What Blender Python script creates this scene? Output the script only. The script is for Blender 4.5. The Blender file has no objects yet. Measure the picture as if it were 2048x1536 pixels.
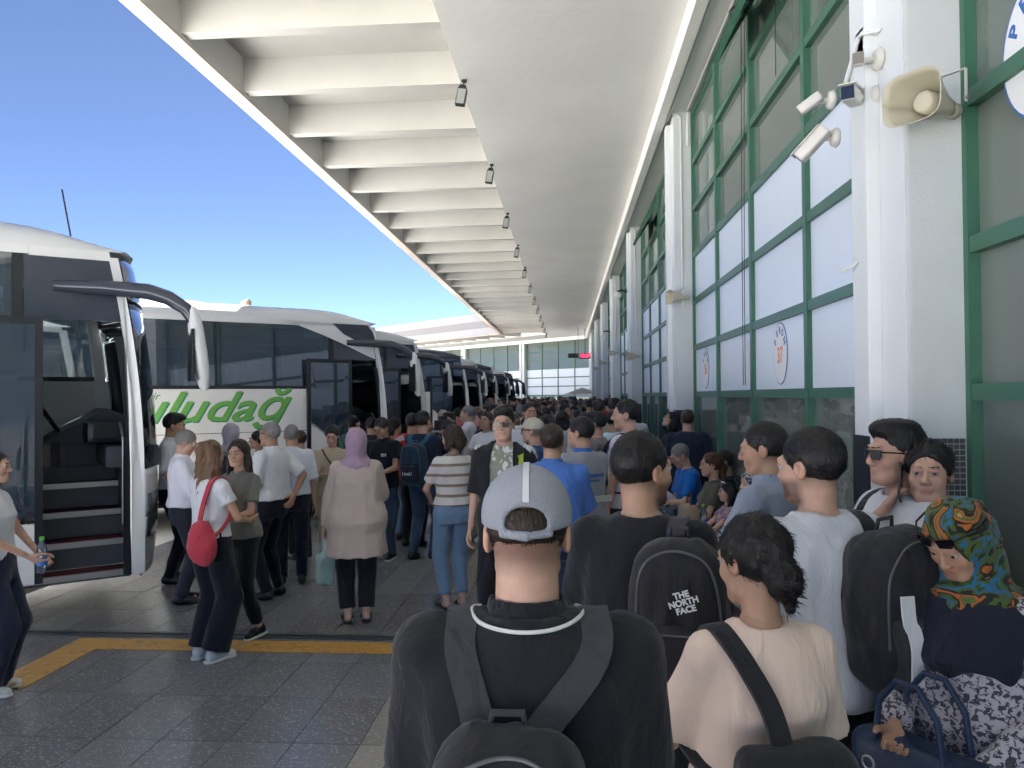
import bpy, bmesh, math, random, time
import numpy as np
from mathutils import Vector, Matrix
T0 = time.time()
S = bpy.context.scene
COL = S.collection
rad = math.radians
# ------------------------------------------------------------------ camera
CAM_H = 1.90
YAW, PITCH, ROLL = 4.1, 0.86, -0.45
FPX = 1538.0                      # focal length in pixels of the 2048 px wide photograph
cam_d = bpy.data.cameras.new('camera'); cam = bpy.data.objects.new('camera', cam_d); COL.objects.link(cam)
CR = Matrix.Rotation(rad(YAW), 3, 'Z') @ Matrix.Rotation(rad(90 + PITCH), 3, 'X') @ Matrix.Rotation(rad(ROLL), 3, 'Z')
cam.matrix_world = Matrix.Translation((0, 0, CAM_H)) @ CR.to_4x4()
cam_d.sensor_width = 36.0; cam_d.lens = 36.0 * FPX / 2048.0
cam_d.clip_start = 0.05; cam_d.clip_end = 3000
S.camera = cam
# ------------------------------------------------------------------ sky, sun, exposure
SUN_EL, SUN_AZ = 61.0, 16.0        # azimuth from +Y towards +X
w = bpy.data.worlds.new('World'); S.world = w; w.use_nodes = True
nt = w.node_tree; bg = nt.nodes['Background']
sky = nt.nodes.new('ShaderNodeTexSky'); sky.sky_type = 'NISHITA'; sky.sun_disc = False
sky.sun_elevation = rad(SUN_EL); sky.sun_rotation = rad(SUN_AZ)
sky.air_density = 0.20; sky.dust_density = 0.06; sky.ozone_density = 1.0; sky.altitude = 300
nt.links.new(sky.outputs[0], bg.inputs[0]); bg.inputs[1].default_value = 0.052
sd = bpy.data.lights.new('sun', 'SUN'); sd.energy = 5.0; sd.angle = rad(0.55); sd.color = (1.0, 0.95, 0.88)
so = bpy.data.objects.new('sun', sd); COL.objects.link(so)
sdir = Vector((math.sin(rad(SUN_AZ)) * math.cos(rad(SUN_EL)), math.cos(rad(SUN_AZ)) * math.cos(rad(SUN_EL)), math.sin(rad(SUN_EL))))
so.rotation_euler = (-sdir).to_track_quat('-Z', 'Y').to_euler(); so.location = sdir * 60
S.view_settings.view_transform = 'Standard'; S.view_settings.look = 'None'
S.view_settings.gamma = 1.0; S.view_settings.use_curve_mapping = False
S.view_settings.exposure = 3.25
S.render.resolution_x, S.render.resolution_y = 1024, 768
try:
    S.cycles.max_bounces = 10; S.cycles.transparent_max_bounces = 16; S.cycles.diffuse_bounces = 5
except Exception: pass

def ray(px, py):
    d = CR @ Vector(((px - 1024) / FPX, -(py - 768) / FPX, -1.0)); return d
def on_depth(px, py, Y):
    d = ray(px, py); k = Y / d.y; return Vector((d.x * k, Y, CAM_H + d.z * k))
def on_ground(px, py, z=0.0):
    d = ray(px, py); k = (z - CAM_H) / d.z; return Vector((d.x * k, d.y * k, z))

# ------------------------------------------------------------------ materials
def srgb(r, g, b):
    f = lambda c: (c / 255 / 12.92) if c <= 10 else ((c / 255 + 0.055) / 1.055) ** 2.4
    return (f(r), f(g), f(b))
_mats = {}
def mat(key, col=(0.5, 0.5, 0.5), rough=0.6, metal=0.0, var=0.0, vscale=4.0, bump=0.0, bscale=60.0, spec=0.5, coat=0.0, kind=None):
    if key in _mats: return _mats[key]
    m = bpy.data.materials.new(key); m.use_nodes = True; n = m.node_tree.nodes; l = m.node_tree.links
    p = n['Principled BSDF']; p.inputs['Roughness'].default_value = rough; p.inputs['Metallic'].default_value = metal
    p.inputs['Specular IOR Level'].default_value = spec; p.inputs['Coat Weight'].default_value = coat
    p.inputs['Base Color'].default_value = (*col, 1)
    tc = n.new('ShaderNodeTexCoord')
    if var > 0:
        no = n.new('ShaderNodeTexNoise'); no.inputs['Scale'].default_value = vscale; no.inputs['Detail'].default_value = 6
        l.new(tc.outputs['Object'], no.inputs['Vector'])
        mx = n.new('ShaderNodeMix'); mx.data_type = 'RGBA'
        mx.inputs[6].default_value = (*[c * (1 - var) for c in col], 1); mx.inputs[7].default_value = (*[min(1, c * (1 + var)) for c in col], 1)
        l.new(no.outputs[0], mx.inputs[0]); l.new(mx.outputs[2], p.inputs['Base Color'])
    if bump > 0:
        nb = n.new('ShaderNodeTexNoise'); nb.inputs['Scale'].default_value = bscale; nb.inputs['Detail'].default_value = 5
        l.new(tc.outputs['Object'], nb.inputs['Vector'])
        b = n.new('ShaderNodeBump'); b.inputs['Strength'].default_value = bump; b.inputs['Distance'].default_value = 0.01
        l.new(nb.outputs[0], b.inputs['Height']); l.new(b.outputs[0], p.inputs['Normal'])
    _mats[key] = m
    return m
def glass_mat(key, tint=(0.6, 0.7, 0.68), body=(0.02, 0.03, 0.03), see=0.6, rough=0.02, ior=1.55):
    """thin pane: fresnel gloss over a tinted see-through / dark body mix"""
    if key in _mats: return _mats[key]
    m = bpy.data.materials.new(key); m.use_nodes = True; n = m.node_tree.nodes; l = m.node_tree.links
    n.remove(n['Principled BSDF']); out = n['Material Output']
    tr = n.new('ShaderNodeBsdfTransparent'); tr.inputs[0].default_value = (*tint, 1)
    df = n.new('ShaderNodeBsdfDiffuse'); df.inputs[0].default_value = (*body, 1)
    m1 = n.new('ShaderNodeMixShader'); m1.inputs[0].default_value = see; l.new(df.outputs[0], m1.inputs[1]); l.new(tr.outputs[0], m1.inputs[2])
    gl = n.new('ShaderNodeBsdfGlossy'); gl.inputs['Roughness'].default_value = rough; gl.inputs[0].default_value = (0.95, 0.97, 1, 1)
    fr = n.new('ShaderNodeFresnel'); fr.inputs[0].default_value = ior
    m2 = n.new('ShaderNodeMixShader'); l.new(fr.outputs[0], m2.inputs[0]); l.new(m1.outputs[0], m2.inputs[1]); l.new(gl.outputs[0], m2.inputs[2])
    l.new(m2.outputs[0], out.inputs[0]); _mats[key] = m
    return m
def cloth(col, key=None, rough=0.92, pattern=None, col2=None, freq=9.0, duty=0.3):
    key = key or 'cloth_%02x%02x%02x' % tuple(int(255 * min(1, c)) for c in col) + (pattern or '')
    if key in _mats: return _mats[key]
    m = mat(key, col, rough, 0, 0.10, 7.0, 0.06, 120, 0.2)
    n = m.node_tree.nodes; l = m.node_tree.links; p = n['Principled BSDF']
    p.inputs['Sheen Weight'].default_value = 0.15
    # soft creases as relief
    tc = [x for x in n if x.type == 'TEX_COORD'][0]
    mp = n.new('ShaderNodeMapping'); mp.inputs['Scale'].default_value = (10, 10, 4); l.new(tc.outputs['Object'], mp.inputs[0])
    cr = n.new('ShaderNodeTexNoise'); cr.inputs['Scale'].default_value = 1.0; cr.inputs['Detail'].default_value = 3; cr.inputs['Distortion'].default_value = 1.2
    l.new(mp.outputs[0], cr.inputs['Vector'])
    b2 = n.new('ShaderNodeBump'); b2.inputs['Strength'].default_value = 0.7; b2.inputs['Distance'].default_value = 0.02
    l.new(cr.outputs[0], b2.inputs['Height'])
    bo = [x for x in n if x.type == 'BUMP' and x != b2][0]; l.new(b2.outputs[0], bo.inputs['Normal'])
    if pattern:
        base = p.inputs['Base Color'].links[0].from_socket
        mx = n.new('ShaderNodeMix'); mx.data_type = 'RGBA'; mx.inputs[7].default_value = (*col2, 1); l.new(base, mx.inputs[6])
        if pattern == 'stripe':
            sx = n.new('ShaderNodeSeparateXYZ'); l.new(tc.outputs['Object'], sx.inputs[0])
            a = n.new('ShaderNodeMath'); a.operation = 'MULTIPLY'; a.inputs[1].default_value = freq; l.new(sx.outputs[2], a.inputs[0])
            f = n.new('ShaderNodeMath'); f.operation = 'FRACT'; l.new(a.outputs[0], f.inputs[0])
            g = n.new('ShaderNodeMath'); g.operation = 'LESS_THAN'; g.inputs[1].default_value = duty; l.new(f.outputs[0], g.inputs[0]); l.new(g.outputs[0], mx.inputs[0])
        elif pattern in ('speck', 'print', 'patch'):
            vo = n.new('ShaderNodeTexNoise'); vo.inputs['Scale'].default_value = freq; vo.inputs['Detail'].default_value = 4; vo.inputs['Distortion'].default_value = 0.8
            l.new(tc.outputs['Object'], vo.inputs['Vector'])
            g = n.new('ShaderNodeMapRange'); g.inputs[1].default_value = 0.60 - duty * 0.3; g.inputs[2].default_value = 0.63 - duty * 0.3; l.new(vo.outputs[0], g.inputs[0]); l.new(g.outputs[0], mx.inputs[0])
        l.new(mx.outputs[2], p.inputs['Base Color'])
    return m
def floral(key, cols, scale=14):
    if key in _mats: return _mats[key]
    m = cloth(cols[0], key); n = m.node_tree.nodes; l = m.node_tree.links; p = n['Principled BSDF']
    tc = [x for x in n if x.type == 'TEX_COORD'][0]
    no = n.new('ShaderNodeTexNoise'); no.inputs['Scale'].default_value = scale * 0.8; no.inputs['Detail'].default_value = 2; no.inputs['Distortion'].default_value = 1.6
    l.new(tc.outputs['Object'], no.inputs['Vector'])
    r = n.new('ShaderNodeValToRGB'); r.color_ramp.interpolation = 'CONSTANT'
    e = r.color_ramp.elements
    while len(e) < len(cols): e.new(0.5)
    for i, c in enumerate(cols): e[i].position = 0.0 if i == 0 else 0.30 + 0.42 * (i - 1) / max(1, len(cols) - 2); e[i].color = (*c, 1)
    l.new(no.outputs[0], r.inputs[0]); l.new(r.outputs[0], p.inputs['Base Color'])
    return m

# ------------------------------------------------------------------ object helpers
def tag(o, label=None, cat=None, group=None, kind=None):
    if label: o['label'] = label
    if cat: o['category'] = cat
    if group: o['group'] = group
    if kind: o['kind'] = kind
    return o
def empty(name, loc=(0, 0, 0), rz=0.0):
    o = bpy.data.objects.new(name, None); COL.objects.link(o); o.location = loc; o.rotation_euler = (0, 0, rz); o.empty_display_size = 0.1
    return o
def link_mesh(name, me, m, parent=None):
    o = bpy.data.objects.new(name, me); COL.objects.link(o)
    if m is not None:
        if len(me.materials) == 0: me.materials.append(m)
    if parent is not None: o.parent = parent
    return o
class MB:
    """collects simple solids; build() links them as one mesh object"""
    def __init__(s): s.bm = bmesh.new()
    def box(s, lo, hi, bev=0.0, M=None):
        r = bmesh.ops.create_cube(s.bm, size=1.0); vs = r['verts']
        c = [(a + b) / 2 for a, b in zip(lo, hi)]; d = [abs(b - a) for a, b in zip(lo, hi)]
        bmesh.ops.scale(s.bm, vec=d, verts=vs); bmesh.ops.translate(s.bm, vec=c, verts=vs)
        if bev > 0:
            es = list({e for v in vs for e in v.link_edges})
            rb = bmesh.ops.bevel(s.bm, geom=es, offset=bev, segments=2, affect='EDGES', profile=0.7)
            vs = list({v for f in rb['faces'] for v in f.verts} | {v for v in vs if v.is_valid})
        if M is not None: bmesh.ops.transform(s.bm, matrix=M, verts=vs)
        return s
    def prism(s, pts, fn0, fn1):
        """pts: 2-D outline; fn0 / fn1 map (a, b) to the two 3-D faces"""
        A = [s.bm.verts.new(fn0(*p)) for p in pts]; B = [s.bm.verts.new(fn1(*p)) for p in pts]
        f = s.bm.faces.new(A); g = s.bm.faces.new(list(reversed(B))); k = len(pts)
        for i in range(k): s.bm.faces.new((A[(i + 1) % k], A[i], B[i], B[(i + 1) % k]))
        bmesh.ops.triangulate(s.bm, faces=[f, g]); return s
    def tube(s, pts, r, seg=8, r1=None, caps=True):
        pts = [Vector(p) for p in pts]; n = len(pts); rings = []
        for i, p in enumerate(pts):
            d = (pts[min(i + 1, n - 1)] - pts[max(i - 1, 0)]).normalized()
            u = d.orthogonal().normalized() if i == 0 else (u - d * u.dot(d)).normalized()
            v = d.cross(u); rr = r if r1 is None else r + (r1 - r) * i / max(1, n - 1)
            rings.append([s.bm.verts.new(p + (u * math.cos(a) + v * math.sin(a)) * rr) for a in [2 * math.pi * k / seg for k in range(seg)]])
        for a, b in zip(rings[:-1], rings[1:]):
            for k in range(seg): s.bm.faces.new((a[k], a[(k + 1) % seg], b[(k + 1) % seg], b[k]))
        if caps: s.bm.faces.new(list(reversed(rings[0]))); s.bm.faces.new(rings[-1])
        return s
    def ribbon(s, pts, width, thick, side):
        """flat strap through pts; side = direction of the width, one for each point or one for all"""
        pts = [Vector(p) for p in pts]; n = len(pts); rings = []
        for i, p in enumerate(pts):
            d = (pts[min(i + 1, n - 1)] - pts[max(i - 1, 0)]).normalized()
            sd = Vector(side[i] if isinstance(side, list) else side); sd = (sd - d * sd.dot(d)).normalized(); up = d.cross(sd)
            a, b = sd * width / 2, up * thick / 2
            rings.append([s.bm.verts.new(p + q) for q in (-a - b, a - b, a + b, -a + b)])
        for a, b in zip(rings[:-1], rings[1:]):
            for k in range(4): s.bm.faces.new((a[k], a[(k + 1) % 4], b[(k + 1) % 4], b[k]))
        s.bm.faces.new(list(reversed(rings[0]))); s.bm.faces.new(rings[-1]); return s
    def lathe(s, prof, M=None, seg=20):
        rings = []; vs = []
        for r, z in prof:
            ring = [s.bm.verts.new((r * math.cos(2 * math.pi * k / seg), r * math.sin(2 * math.pi * k / seg), z)) for k in range(seg)]; rings.append(ring); vs += ring
        for a, b in zip(rings[:-1], rings[1:]):
            for k in range(seg): s.bm.faces.new((a[k], a[(k + 1) % seg], b[(k + 1) % seg], b[k]))
        s.bm.faces.new(list(reversed(rings[0]))); s.bm.faces.new(rings[-1])
        if M is not None: bmesh.ops.transform(s.bm, matrix=M, verts=vs)
        return s
    def grid(s, P, thick=None):
        """P: 2-D list of 3-D points"""
        V = [[s.bm.verts.new(p) for p in row] for row in P]
        for i in range(len(V) - 1):
            for j in range(len(V[0]) - 1): s.bm.faces.new((V[i][j], V[i][j + 1], V[i + 1][j + 1], V[i + 1][j]))
        return s
    def build(s, name, m, parent=None, smooth=False, solid=0.0):
        bmesh.ops.recalc_face_normals(s.bm, faces=s.bm.faces[:])
        if solid: bmesh.ops.solidify(s.bm, geom=s.bm.faces[:], thickness=solid)
        me = bpy.data.meshes.new(name); s.bm.to_mesh(me); s.bm.free()
        if smooth: me.polygons.foreach_set('use_smooth', [True] * len(me.polygons))
        return link_mesh(name, me, m, parent)
def text_mesh(name, body, size, m, M, parent, shear=0.0, extrude=0.002, bold=0.0, sx=1.0):
    c = bpy.data.curves.new(name, 'FONT'); c.body = body; c.size = size; c.shear = shear; c.extrude = extrude; c.offset = bold
    c.align_x = 'CENTER'; c.align_y = 'CENTER'; c.resolution_u = 4
    t = bpy.data.objects.new(name, c); COL.objects.link(t)
    bpy.context.view_layer.update()
    me = bpy.data.meshes.new_from_object(t); bpy.data.objects.remove(t); bpy.data.curves.remove(c)
    me.transform(M @ Matrix.Diagonal((sx, 1, 1, 1))); me.name = name
    me.materials.clear()
    return link_mesh(name, me, m, parent)
# ================================================================== SETTING
WHITE = mat('white_paint_plaster', (0.76, 0.76, 0.74), 0.75, 0, 0.10, 0.9, 0.35, 9)
COLW = mat('column_white_paint', (0.70, 0.73, 0.74), 0.55, 0, 0.05, 2.5, 0.18, 45)
COLG = mat('column_rough_plaster', (0.56, 0.59, 0.60), 0.8, 0, 0.08, 3.0, 0.25, 60)
RIBM = mat('ribbed_soffit_paint', (0.57, 0.565, 0.54), 0.8, 0, 0.10, 1.6, 0.3, 12)
STONE = mat('fascia_stone_cladding', (0.62, 0.53, 0.46), 0.6, 0, 0.06, 6)
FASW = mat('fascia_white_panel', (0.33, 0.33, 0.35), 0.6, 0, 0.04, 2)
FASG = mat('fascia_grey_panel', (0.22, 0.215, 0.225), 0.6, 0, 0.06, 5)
GREEN = mat('green_painted_frame', (0.040, 0.135, 0.085), 0.4, 0, 0.18, 8, 0.1, 80)
PANEL = mat('white_infill_panel', (0.72, 0.79, 0.88), 0.35, 0, 0.02, 2)
BLACKP = mat('black_gloss_paint', (0.012, 0.015, 0.022), 0.35, 0, 0.1, 9)
DARKM = mat('dark_metal', (0.03, 0.035, 0.04), 0.45, 0.4)
GREYM = mat('grey_metal', (0.30, 0.31, 0.32), 0.4, 0.7)
CREAM = mat('cream_plastic', (0.50, 0.47, 0.36), 0.5, 0, 0.06, 10)
OFFW = mat('off_white_plastic', (0.66, 0.64, 0.60), 0.4, 0, 0.05, 12)
PANE = glass_mat('terminal_window_glass', (0.72, 0.80, 0.75), (0.27, 0.32, 0.28), 0.45)

def terrazzo(key, base, chip, amount):
    m = bpy.data.materials.new(key); m.use_nodes = True; n = m.node_tree.nodes; l = m.node_tree.links; p = n['Principled BSDF']
    g = n.new('ShaderNodeNewGeometry'); oi = n.new('ShaderNodeObjectInfo')
    mp = n.new('ShaderNodeMapping'); mp.inputs['Scale'].default_value = (52, 96, 70); mp.inputs['Rotation'].default_value = (0, 0, 0.5)
    l.new(g.outputs['Position'], mp.inputs[0])
    nz = n.new('ShaderNodeTexNoise'); nz.inputs['Scale'].default_value = 9; l.new(g.outputs['Position'], nz.inputs['Vector'])
    ad = n.new('ShaderNodeVectorMath'); ad.operation = 'ADD'; l.new(mp.outputs[0], ad.inputs[0])
    sc = n.new('ShaderNodeVectorMath'); sc.operation = 'SCALE'; sc.inputs['Scale'].default_value = 5.0; l.new(nz.outputs[1], sc.inputs[0]); l.new(sc.outputs[0], ad.inputs[1])
    v = n.new('ShaderNodeTexVoronoi'); v.inputs['Scale'].default_value = 1.0; v.inputs['Randomness'].default_value = 1.0; l.new(ad.outputs[0], v.inputs['Vector'])
    # only some cells hold a chip; a chip is the middle of its cell
    sep = n.new('ShaderNodeSeparateXYZ'); l.new(v.outputs['Color'], sep.inputs[0])
    th = n.new('ShaderNodeMath'); th.operation = 'LESS_THAN'; th.inputs[1].default_value = amount; l.new(sep.outputs[0], th.inputs[0])
    ra = n.new('ShaderNodeMapRange'); ra.inputs[1].default_value = 0.42; ra.inputs[2].default_value = 0.30; l.new(v.outputs['Distance'], ra.inputs[0])
    mu = n.new('ShaderNodeMath'); mu.operation = 'MULTIPLY'; l.new(th.outputs[0], mu.inputs[0]); l.new(ra.outputs[0], mu.inputs[1])
    mu2 = n.new('ShaderNodeMath'); mu2.operation = 'MULTIPLY'; l.new(mu.outputs[0], mu2.inputs[0]); mu2.inputs[1].default_value = 0.75
    big = n.new('ShaderNodeTexNoise'); big.inputs['Scale'].default_value = 1.3; big.inputs['Detail'].default_value = 6; l.new(g.outputs['Position'], big.inputs['Vector'])
    fine = n.new('ShaderNodeTexNoise'); fine.inputs['Scale'].default_value = 160; l.new(g.outputs['Position'], fine.inputs['Vector'])
    v1 = n.new('ShaderNodeMath'); v1.operation = 'MULTIPLY_ADD'; v1.inputs[1].default_value = 0.3; v1.inputs[2].default_value = 0.6; l.new(big.outputs[0], v1.inputs[0])
    v2 = n.new('ShaderNodeMath'); v2.operation = 'MULTIPLY_ADD'; v2.inputs[1].default_value = 0.35; l.new(oi.outputs['Random'], v2.inputs[0]); l.new(v1.outputs[0], v2.inputs[2])
    v3 = n.new('ShaderNodeMath'); v3.operation = 'MULTIPLY_ADD'; v3.inputs[1].default_value = 0.5; l.new(fine.outputs[0], v3.inputs[0]); l.new(v2.outputs[0], v3.inputs[2])
    bc = n.new('ShaderNodeVectorMath'); bc.operation = 'SCALE'; bc.inputs[0].default_value = base; l.new(v3.outputs[0], bc.inputs['Scale'])
    mx = n.new('ShaderNodeMix'); mx.data_type = 'RGBA'; mx.inputs[7].default_value = (*chip, 1); l.new(bc.outputs[0], mx.inputs[6]); l.new(mu2.outputs[0], mx.inputs[0])
    l.new(mx.outputs[2], p.inputs['Base Color'])
    r = n.new('ShaderNodeMapRange'); r.inputs[3].default_value = 0.16; r.inputs[4].default_value = 0.30; l.new(big.outputs[0], r.inputs[0]); l.new(r.outputs[0], p.inputs['Roughness'])
    return m
TERR = terrazzo('dark_terrazzo', (0.150, 0.152, 0.162), (0.46, 0.46, 0.46), 0.36)
TERRL = terrazzo('light_terrazzo', (0.24, 0.23, 0.21), (0.50, 0.48, 0.44), 0.30)
GROUT = mat('floor_grout', (0.012, 0.012, 0.012), 0.9)
APRON = mat('apron_concrete', (0.56, 0.55, 0.52), 0.85, 0, 0.12, 0.4, 0.2, 20)
YELL = cloth((0.56, 0.29, 0.03), 'worn_yellow_paint', 0.35, 'patch', (0.30, 0.18, 0.05), 16.0, 0.02)
STEEL = mat('worn_steel_channel', (0.10, 0.105, 0.11), 0.4, 0.6, 0.3, 6)

g = MB().box((-700, -500, -0.30), (700, 900, -0.012)).build('ground', APRON); tag(g, 'pale concrete apron of the bus station', 'ground', kind='structure')
floor = MB().box((-5.3, -4.2, -0.011), (1.74, 62, -0.004)).build('platform_floor', GROUT); tag(floor, 'dark terrazzo platform floor', 'floor', kind='structure')
# tiles: the near ones one by one, the far ones joined
JX = [-1.146 - 0.376 * k for k in range(1, 12)][::-1] + [-1.146, -0.956] + [-0.956 + 0.376 * k for k in range(1, 8)]
JY = [4.79 + 0.632 * k for k in range(-14, 88)]
def tile_mesh(wx, wy, m):
    b = MB(); b.box((-wx / 2 + 0.0025, -wy / 2 + 0.0025, -0.006), (wx / 2 - 0.0025, wy / 2 - 0.0025, 0.0)); o = b.build('floor_tile', m); me = o.data; bpy.data.objects.remove(o); return me
tm_d = tile_mesh(0.376, 0.632, TERR); tm_l = tile_mesh(0.190, 0.632, TERRL); tm_g = tile_mesh(0.376, 0.632, TERRL)
far = []; farl = []; rnd = random.Random(4)
for i in range(len(JX) - 1):
    x0, x1 = JX[i], JX[i + 1]
    for y0 in JY[:-1]:
        y1 = y0 + 0.632; light = (x1 - x0) < 0.25
        if light: me = tm_l
        else: me = tm_d
        if 2.2 < y0 < 11.0:
            t = bpy.data.objects.new('floor_tile', me); COL.objects.link(t); t.parent = floor; t.location = ((x0 + x1) / 2, (y0 + y1) / 2, rnd.uniform(-0.0006, 0.0004))
        else: (farl if light else far).append((x0 + 0.002, y0 + 0.002, x1 - 0.002, y1 - 0.002))
for L_, m_ in ((far, TERR), (farl, TERRL)):
    v_ = []; f_ = []
    for a, b, c, d in L_: n_ = len(v_); v_ += [(a, b, 0), (c, b, 0), (c, d, 0), (a, d, 0)]; f_.append((n_, n_ + 1, n_ + 2, n_ + 3))
    me = bpy.data.meshes.new('floor_tiles'); me.from_pydata(v_, [], f_); tag(link_mesh('floor_tiles', me, m_, floor), kind='stuff')
drain = MB().box((-5.2, 5.93, -0.004), (1.7, 5.965, 0.006)).box((-5.2, 5.965, -0.004), (1.7, 6.005, 0.001)).box((-5.2, 6.005, -0.004), (1.7, 6.05, 0.008)).build('drain_channel', STEEL)
tag(drain, 'dark steel drain channel let into the platform floor', 'drain', kind='structure')
def strip(name, pts, m, lab):
    b = MB(); b.prism(pts, lambda x, y: (x, y, 0.0015), lambda x, y: (x, y, 0.0045)); o = b.build(name, m); tag(o, lab, 'marking', kind='structure'); return o
a0 = on_ground(145, 1285); a1 = on_ground(168, 1311); d0 = on_ground(18, 1348); d1 = on_ground(38, 1382)
YT, YB = 5.87, 5.62
segs = [a0.x + 0.04] + [a0.x + 0.04 + 0.55 * k for k in range(1, 10)]
ln = MB()
ln.prism([(d0.x, d0.y), (a0.x, YT), (a1.x, YB), (d1.x, d1.y)], lambda x, y: (x, y, 0.0015), lambda x, y: (x, y, 0.0045))
x = a0.x
while x < 1.3:
    x2 = min(1.3, x + 0.56); q = 0.05
    ln.prism([(x + 0.002, YT), (x2, YT), (x2 - q + a1.x - a0.x, YB), (x + 0.002 - q + a1.x - a0.x if x > a0.x else a1.x + 0.002, YB)], lambda x, y: (x, y, 0.0015), lambda x, y: (x, y, 0.0045)); x = x2 + 0.004
tag(ln.build('yellow_line', YELL), 'worn yellow boundary line painted on the platform floor', 'marking', kind='structure')

# ------------------------------------------------------------------ terminal wall (one builder, used for the platform wall and the far wing)
WX = 1.72; BAY = 7.0; Y1 = 3.37; ROW = 0.615; Z0 = 1.90; ROWS = 6; SOFW = 5.68; SOFP = 5.83; BEAMB = 5.60
_share = {}
def shared_box(key, d, m, bev=0.0):
    if key not in _share:
        o = MB().box((-d[0] / 2, -d[1] / 2, -d[2] / 2), (d[0] / 2, d[1] / 2, d[2] / 2), bev).build(key, m); me = o.data; bpy.data.objects.remove(o); _share[key] = me
    return _share[key]
def part(name, me, parent, loc):
    o = bpy.data.objects.new(name, me); COL.objects.link(o); o.parent = parent; o.location = loc; return o
def mosaic_mat():
    m = mat('dark_mosaic', (0.03, 0.035, 0.04), 0.3, 0, 0.3, 30); return m
MOS = mosaic_mat(); MOSG = mat('mosaic_grout', (0.42, 0.42, 0.40), 0.8)
def wall(root, k0, k1, all_glass=(), near=False):
    for k in range(k0, k1):
        yk = Y1 + BAY * k
        # column: pilaster + downpipe casing in front of it
        b = MB().box((1.45, yk, 0.0), (WX + 0.30, yk + 0.27, SOFW), 0.012).build('column', COLG, root)
        b = MB().box((1.385, yk + 0.273, 0.0), (WX + 0.3, yk + 0.46, BEAMB - 0.004), 0.01).build('downpipe_casing', COLW, root)
        MB().box((1.4465, yk + 0.02, 1.70), (1.4495, yk + 0.268, SOFW - 0.01)).build('column_face', COLW, root)
        if not near or k != 0:
            MB().box((1.443, yk - 0.006, 0.0), (WX - 0.06, yk + 0.262, 1.69)).build('dado', MOS, root)
        MB().box((1.378, yk + 0.275, 0.0), (1.50, yk + 0.468, 1.70)).build('casing_base', BLACKP, root)
        # glazing bay after this column
        ya, yb = yk + 0.56, yk + BAY
        pw = (yb - ya) / 4
        for i in range(5):
            part('mullion', shared_box('mullion', (0.09, 0.075, SOFW - 0.02), GREEN), root, (WX, ya + pw * i, SOFW / 2))
        for r in range(ROWS + 1):
            for i in range(4):
                part('transom', shared_box('transom%.3f' % pw, (0.078, pw - 0.077, 0.07), GREEN), root, (WX, ya + pw * (i + 0.5), Z0 + ROW * r if r < ROWS else SOFW - 0.045))
        for i in range(4):
            part('transom', shared_box('transom%.3f' % pw, (0.078, pw - 0.077, 0.07), GREEN), root, (WX, ya + pw * (i + 0.5), 0.92))
            part('transom', shared_box('transom%.3f' % pw, (0.078, pw - 0.077, 0.07), GREEN), root, (WX, ya + pw * (i + 0.5), 0.10))
            part('pane', shared_box('pane_low%.3f' % pw, (0.012, pw - 0.08, 0.905), PANE), root, (WX + 0.01, ya + pw * (i + 0.5), 1.4125))
            part('pane', shared_box('pane_base%.3f' % pw, (0.012, pw - 0.08, 0.745), PANE), root, (WX + 0.01, ya + pw * (i + 0.5), 0.51))
            for r in range(ROWS):
                zc = Z0 + ROW * (r + 0.5); hgt = ROW - 0.072
                if r == ROWS - 1: hgt = SOFW - 0.08 - (Z0 + ROW * r + 0.036); zc = Z0 + ROW * r + 0.036 + hgt / 2
                if r < 3 and k not in all_glass:
                    part('panel', shared_box('panel%.3f' % pw, (0.03, pw - 0.08, ROW - 0.072), PANEL), root, (WX + 0.005, ya + pw * (i + 0.5), zc))
                else:
                    part('pane', shared_box('pane%.3f_%.3f' % (pw, hgt), (0.012, pw - 0.08, hgt), PANE), root, (WX + 0.01, ya + pw * (i + 0.5), zc))
    ya, yb = Y1 + BAY * k0, Y1 + BAY * k1
    MB().box((WX + 2.9, ya, 0.0), (WX + 3.0, yb, SOFW)).build('inner_wall', INNER, root)
    MB().box((WX + 0.1, ya, -0.004), (WX + 2.9, yb, 0.02)).build('inner_floor', INNERF, root)
    MB().box((WX + 0.06, ya, SOFW + 0.02), (WX + 3.0, yb, SOFW + 0.2)).build('inner_ceiling', INNER, root)
INNER = mat('hall_wall', (0.66, 0.68, 0.64), 0.8, 0, 0.1, 1.0)
INNERF = mat('hall_floor', (0.35, 0.35, 0.33), 0.3)
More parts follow.
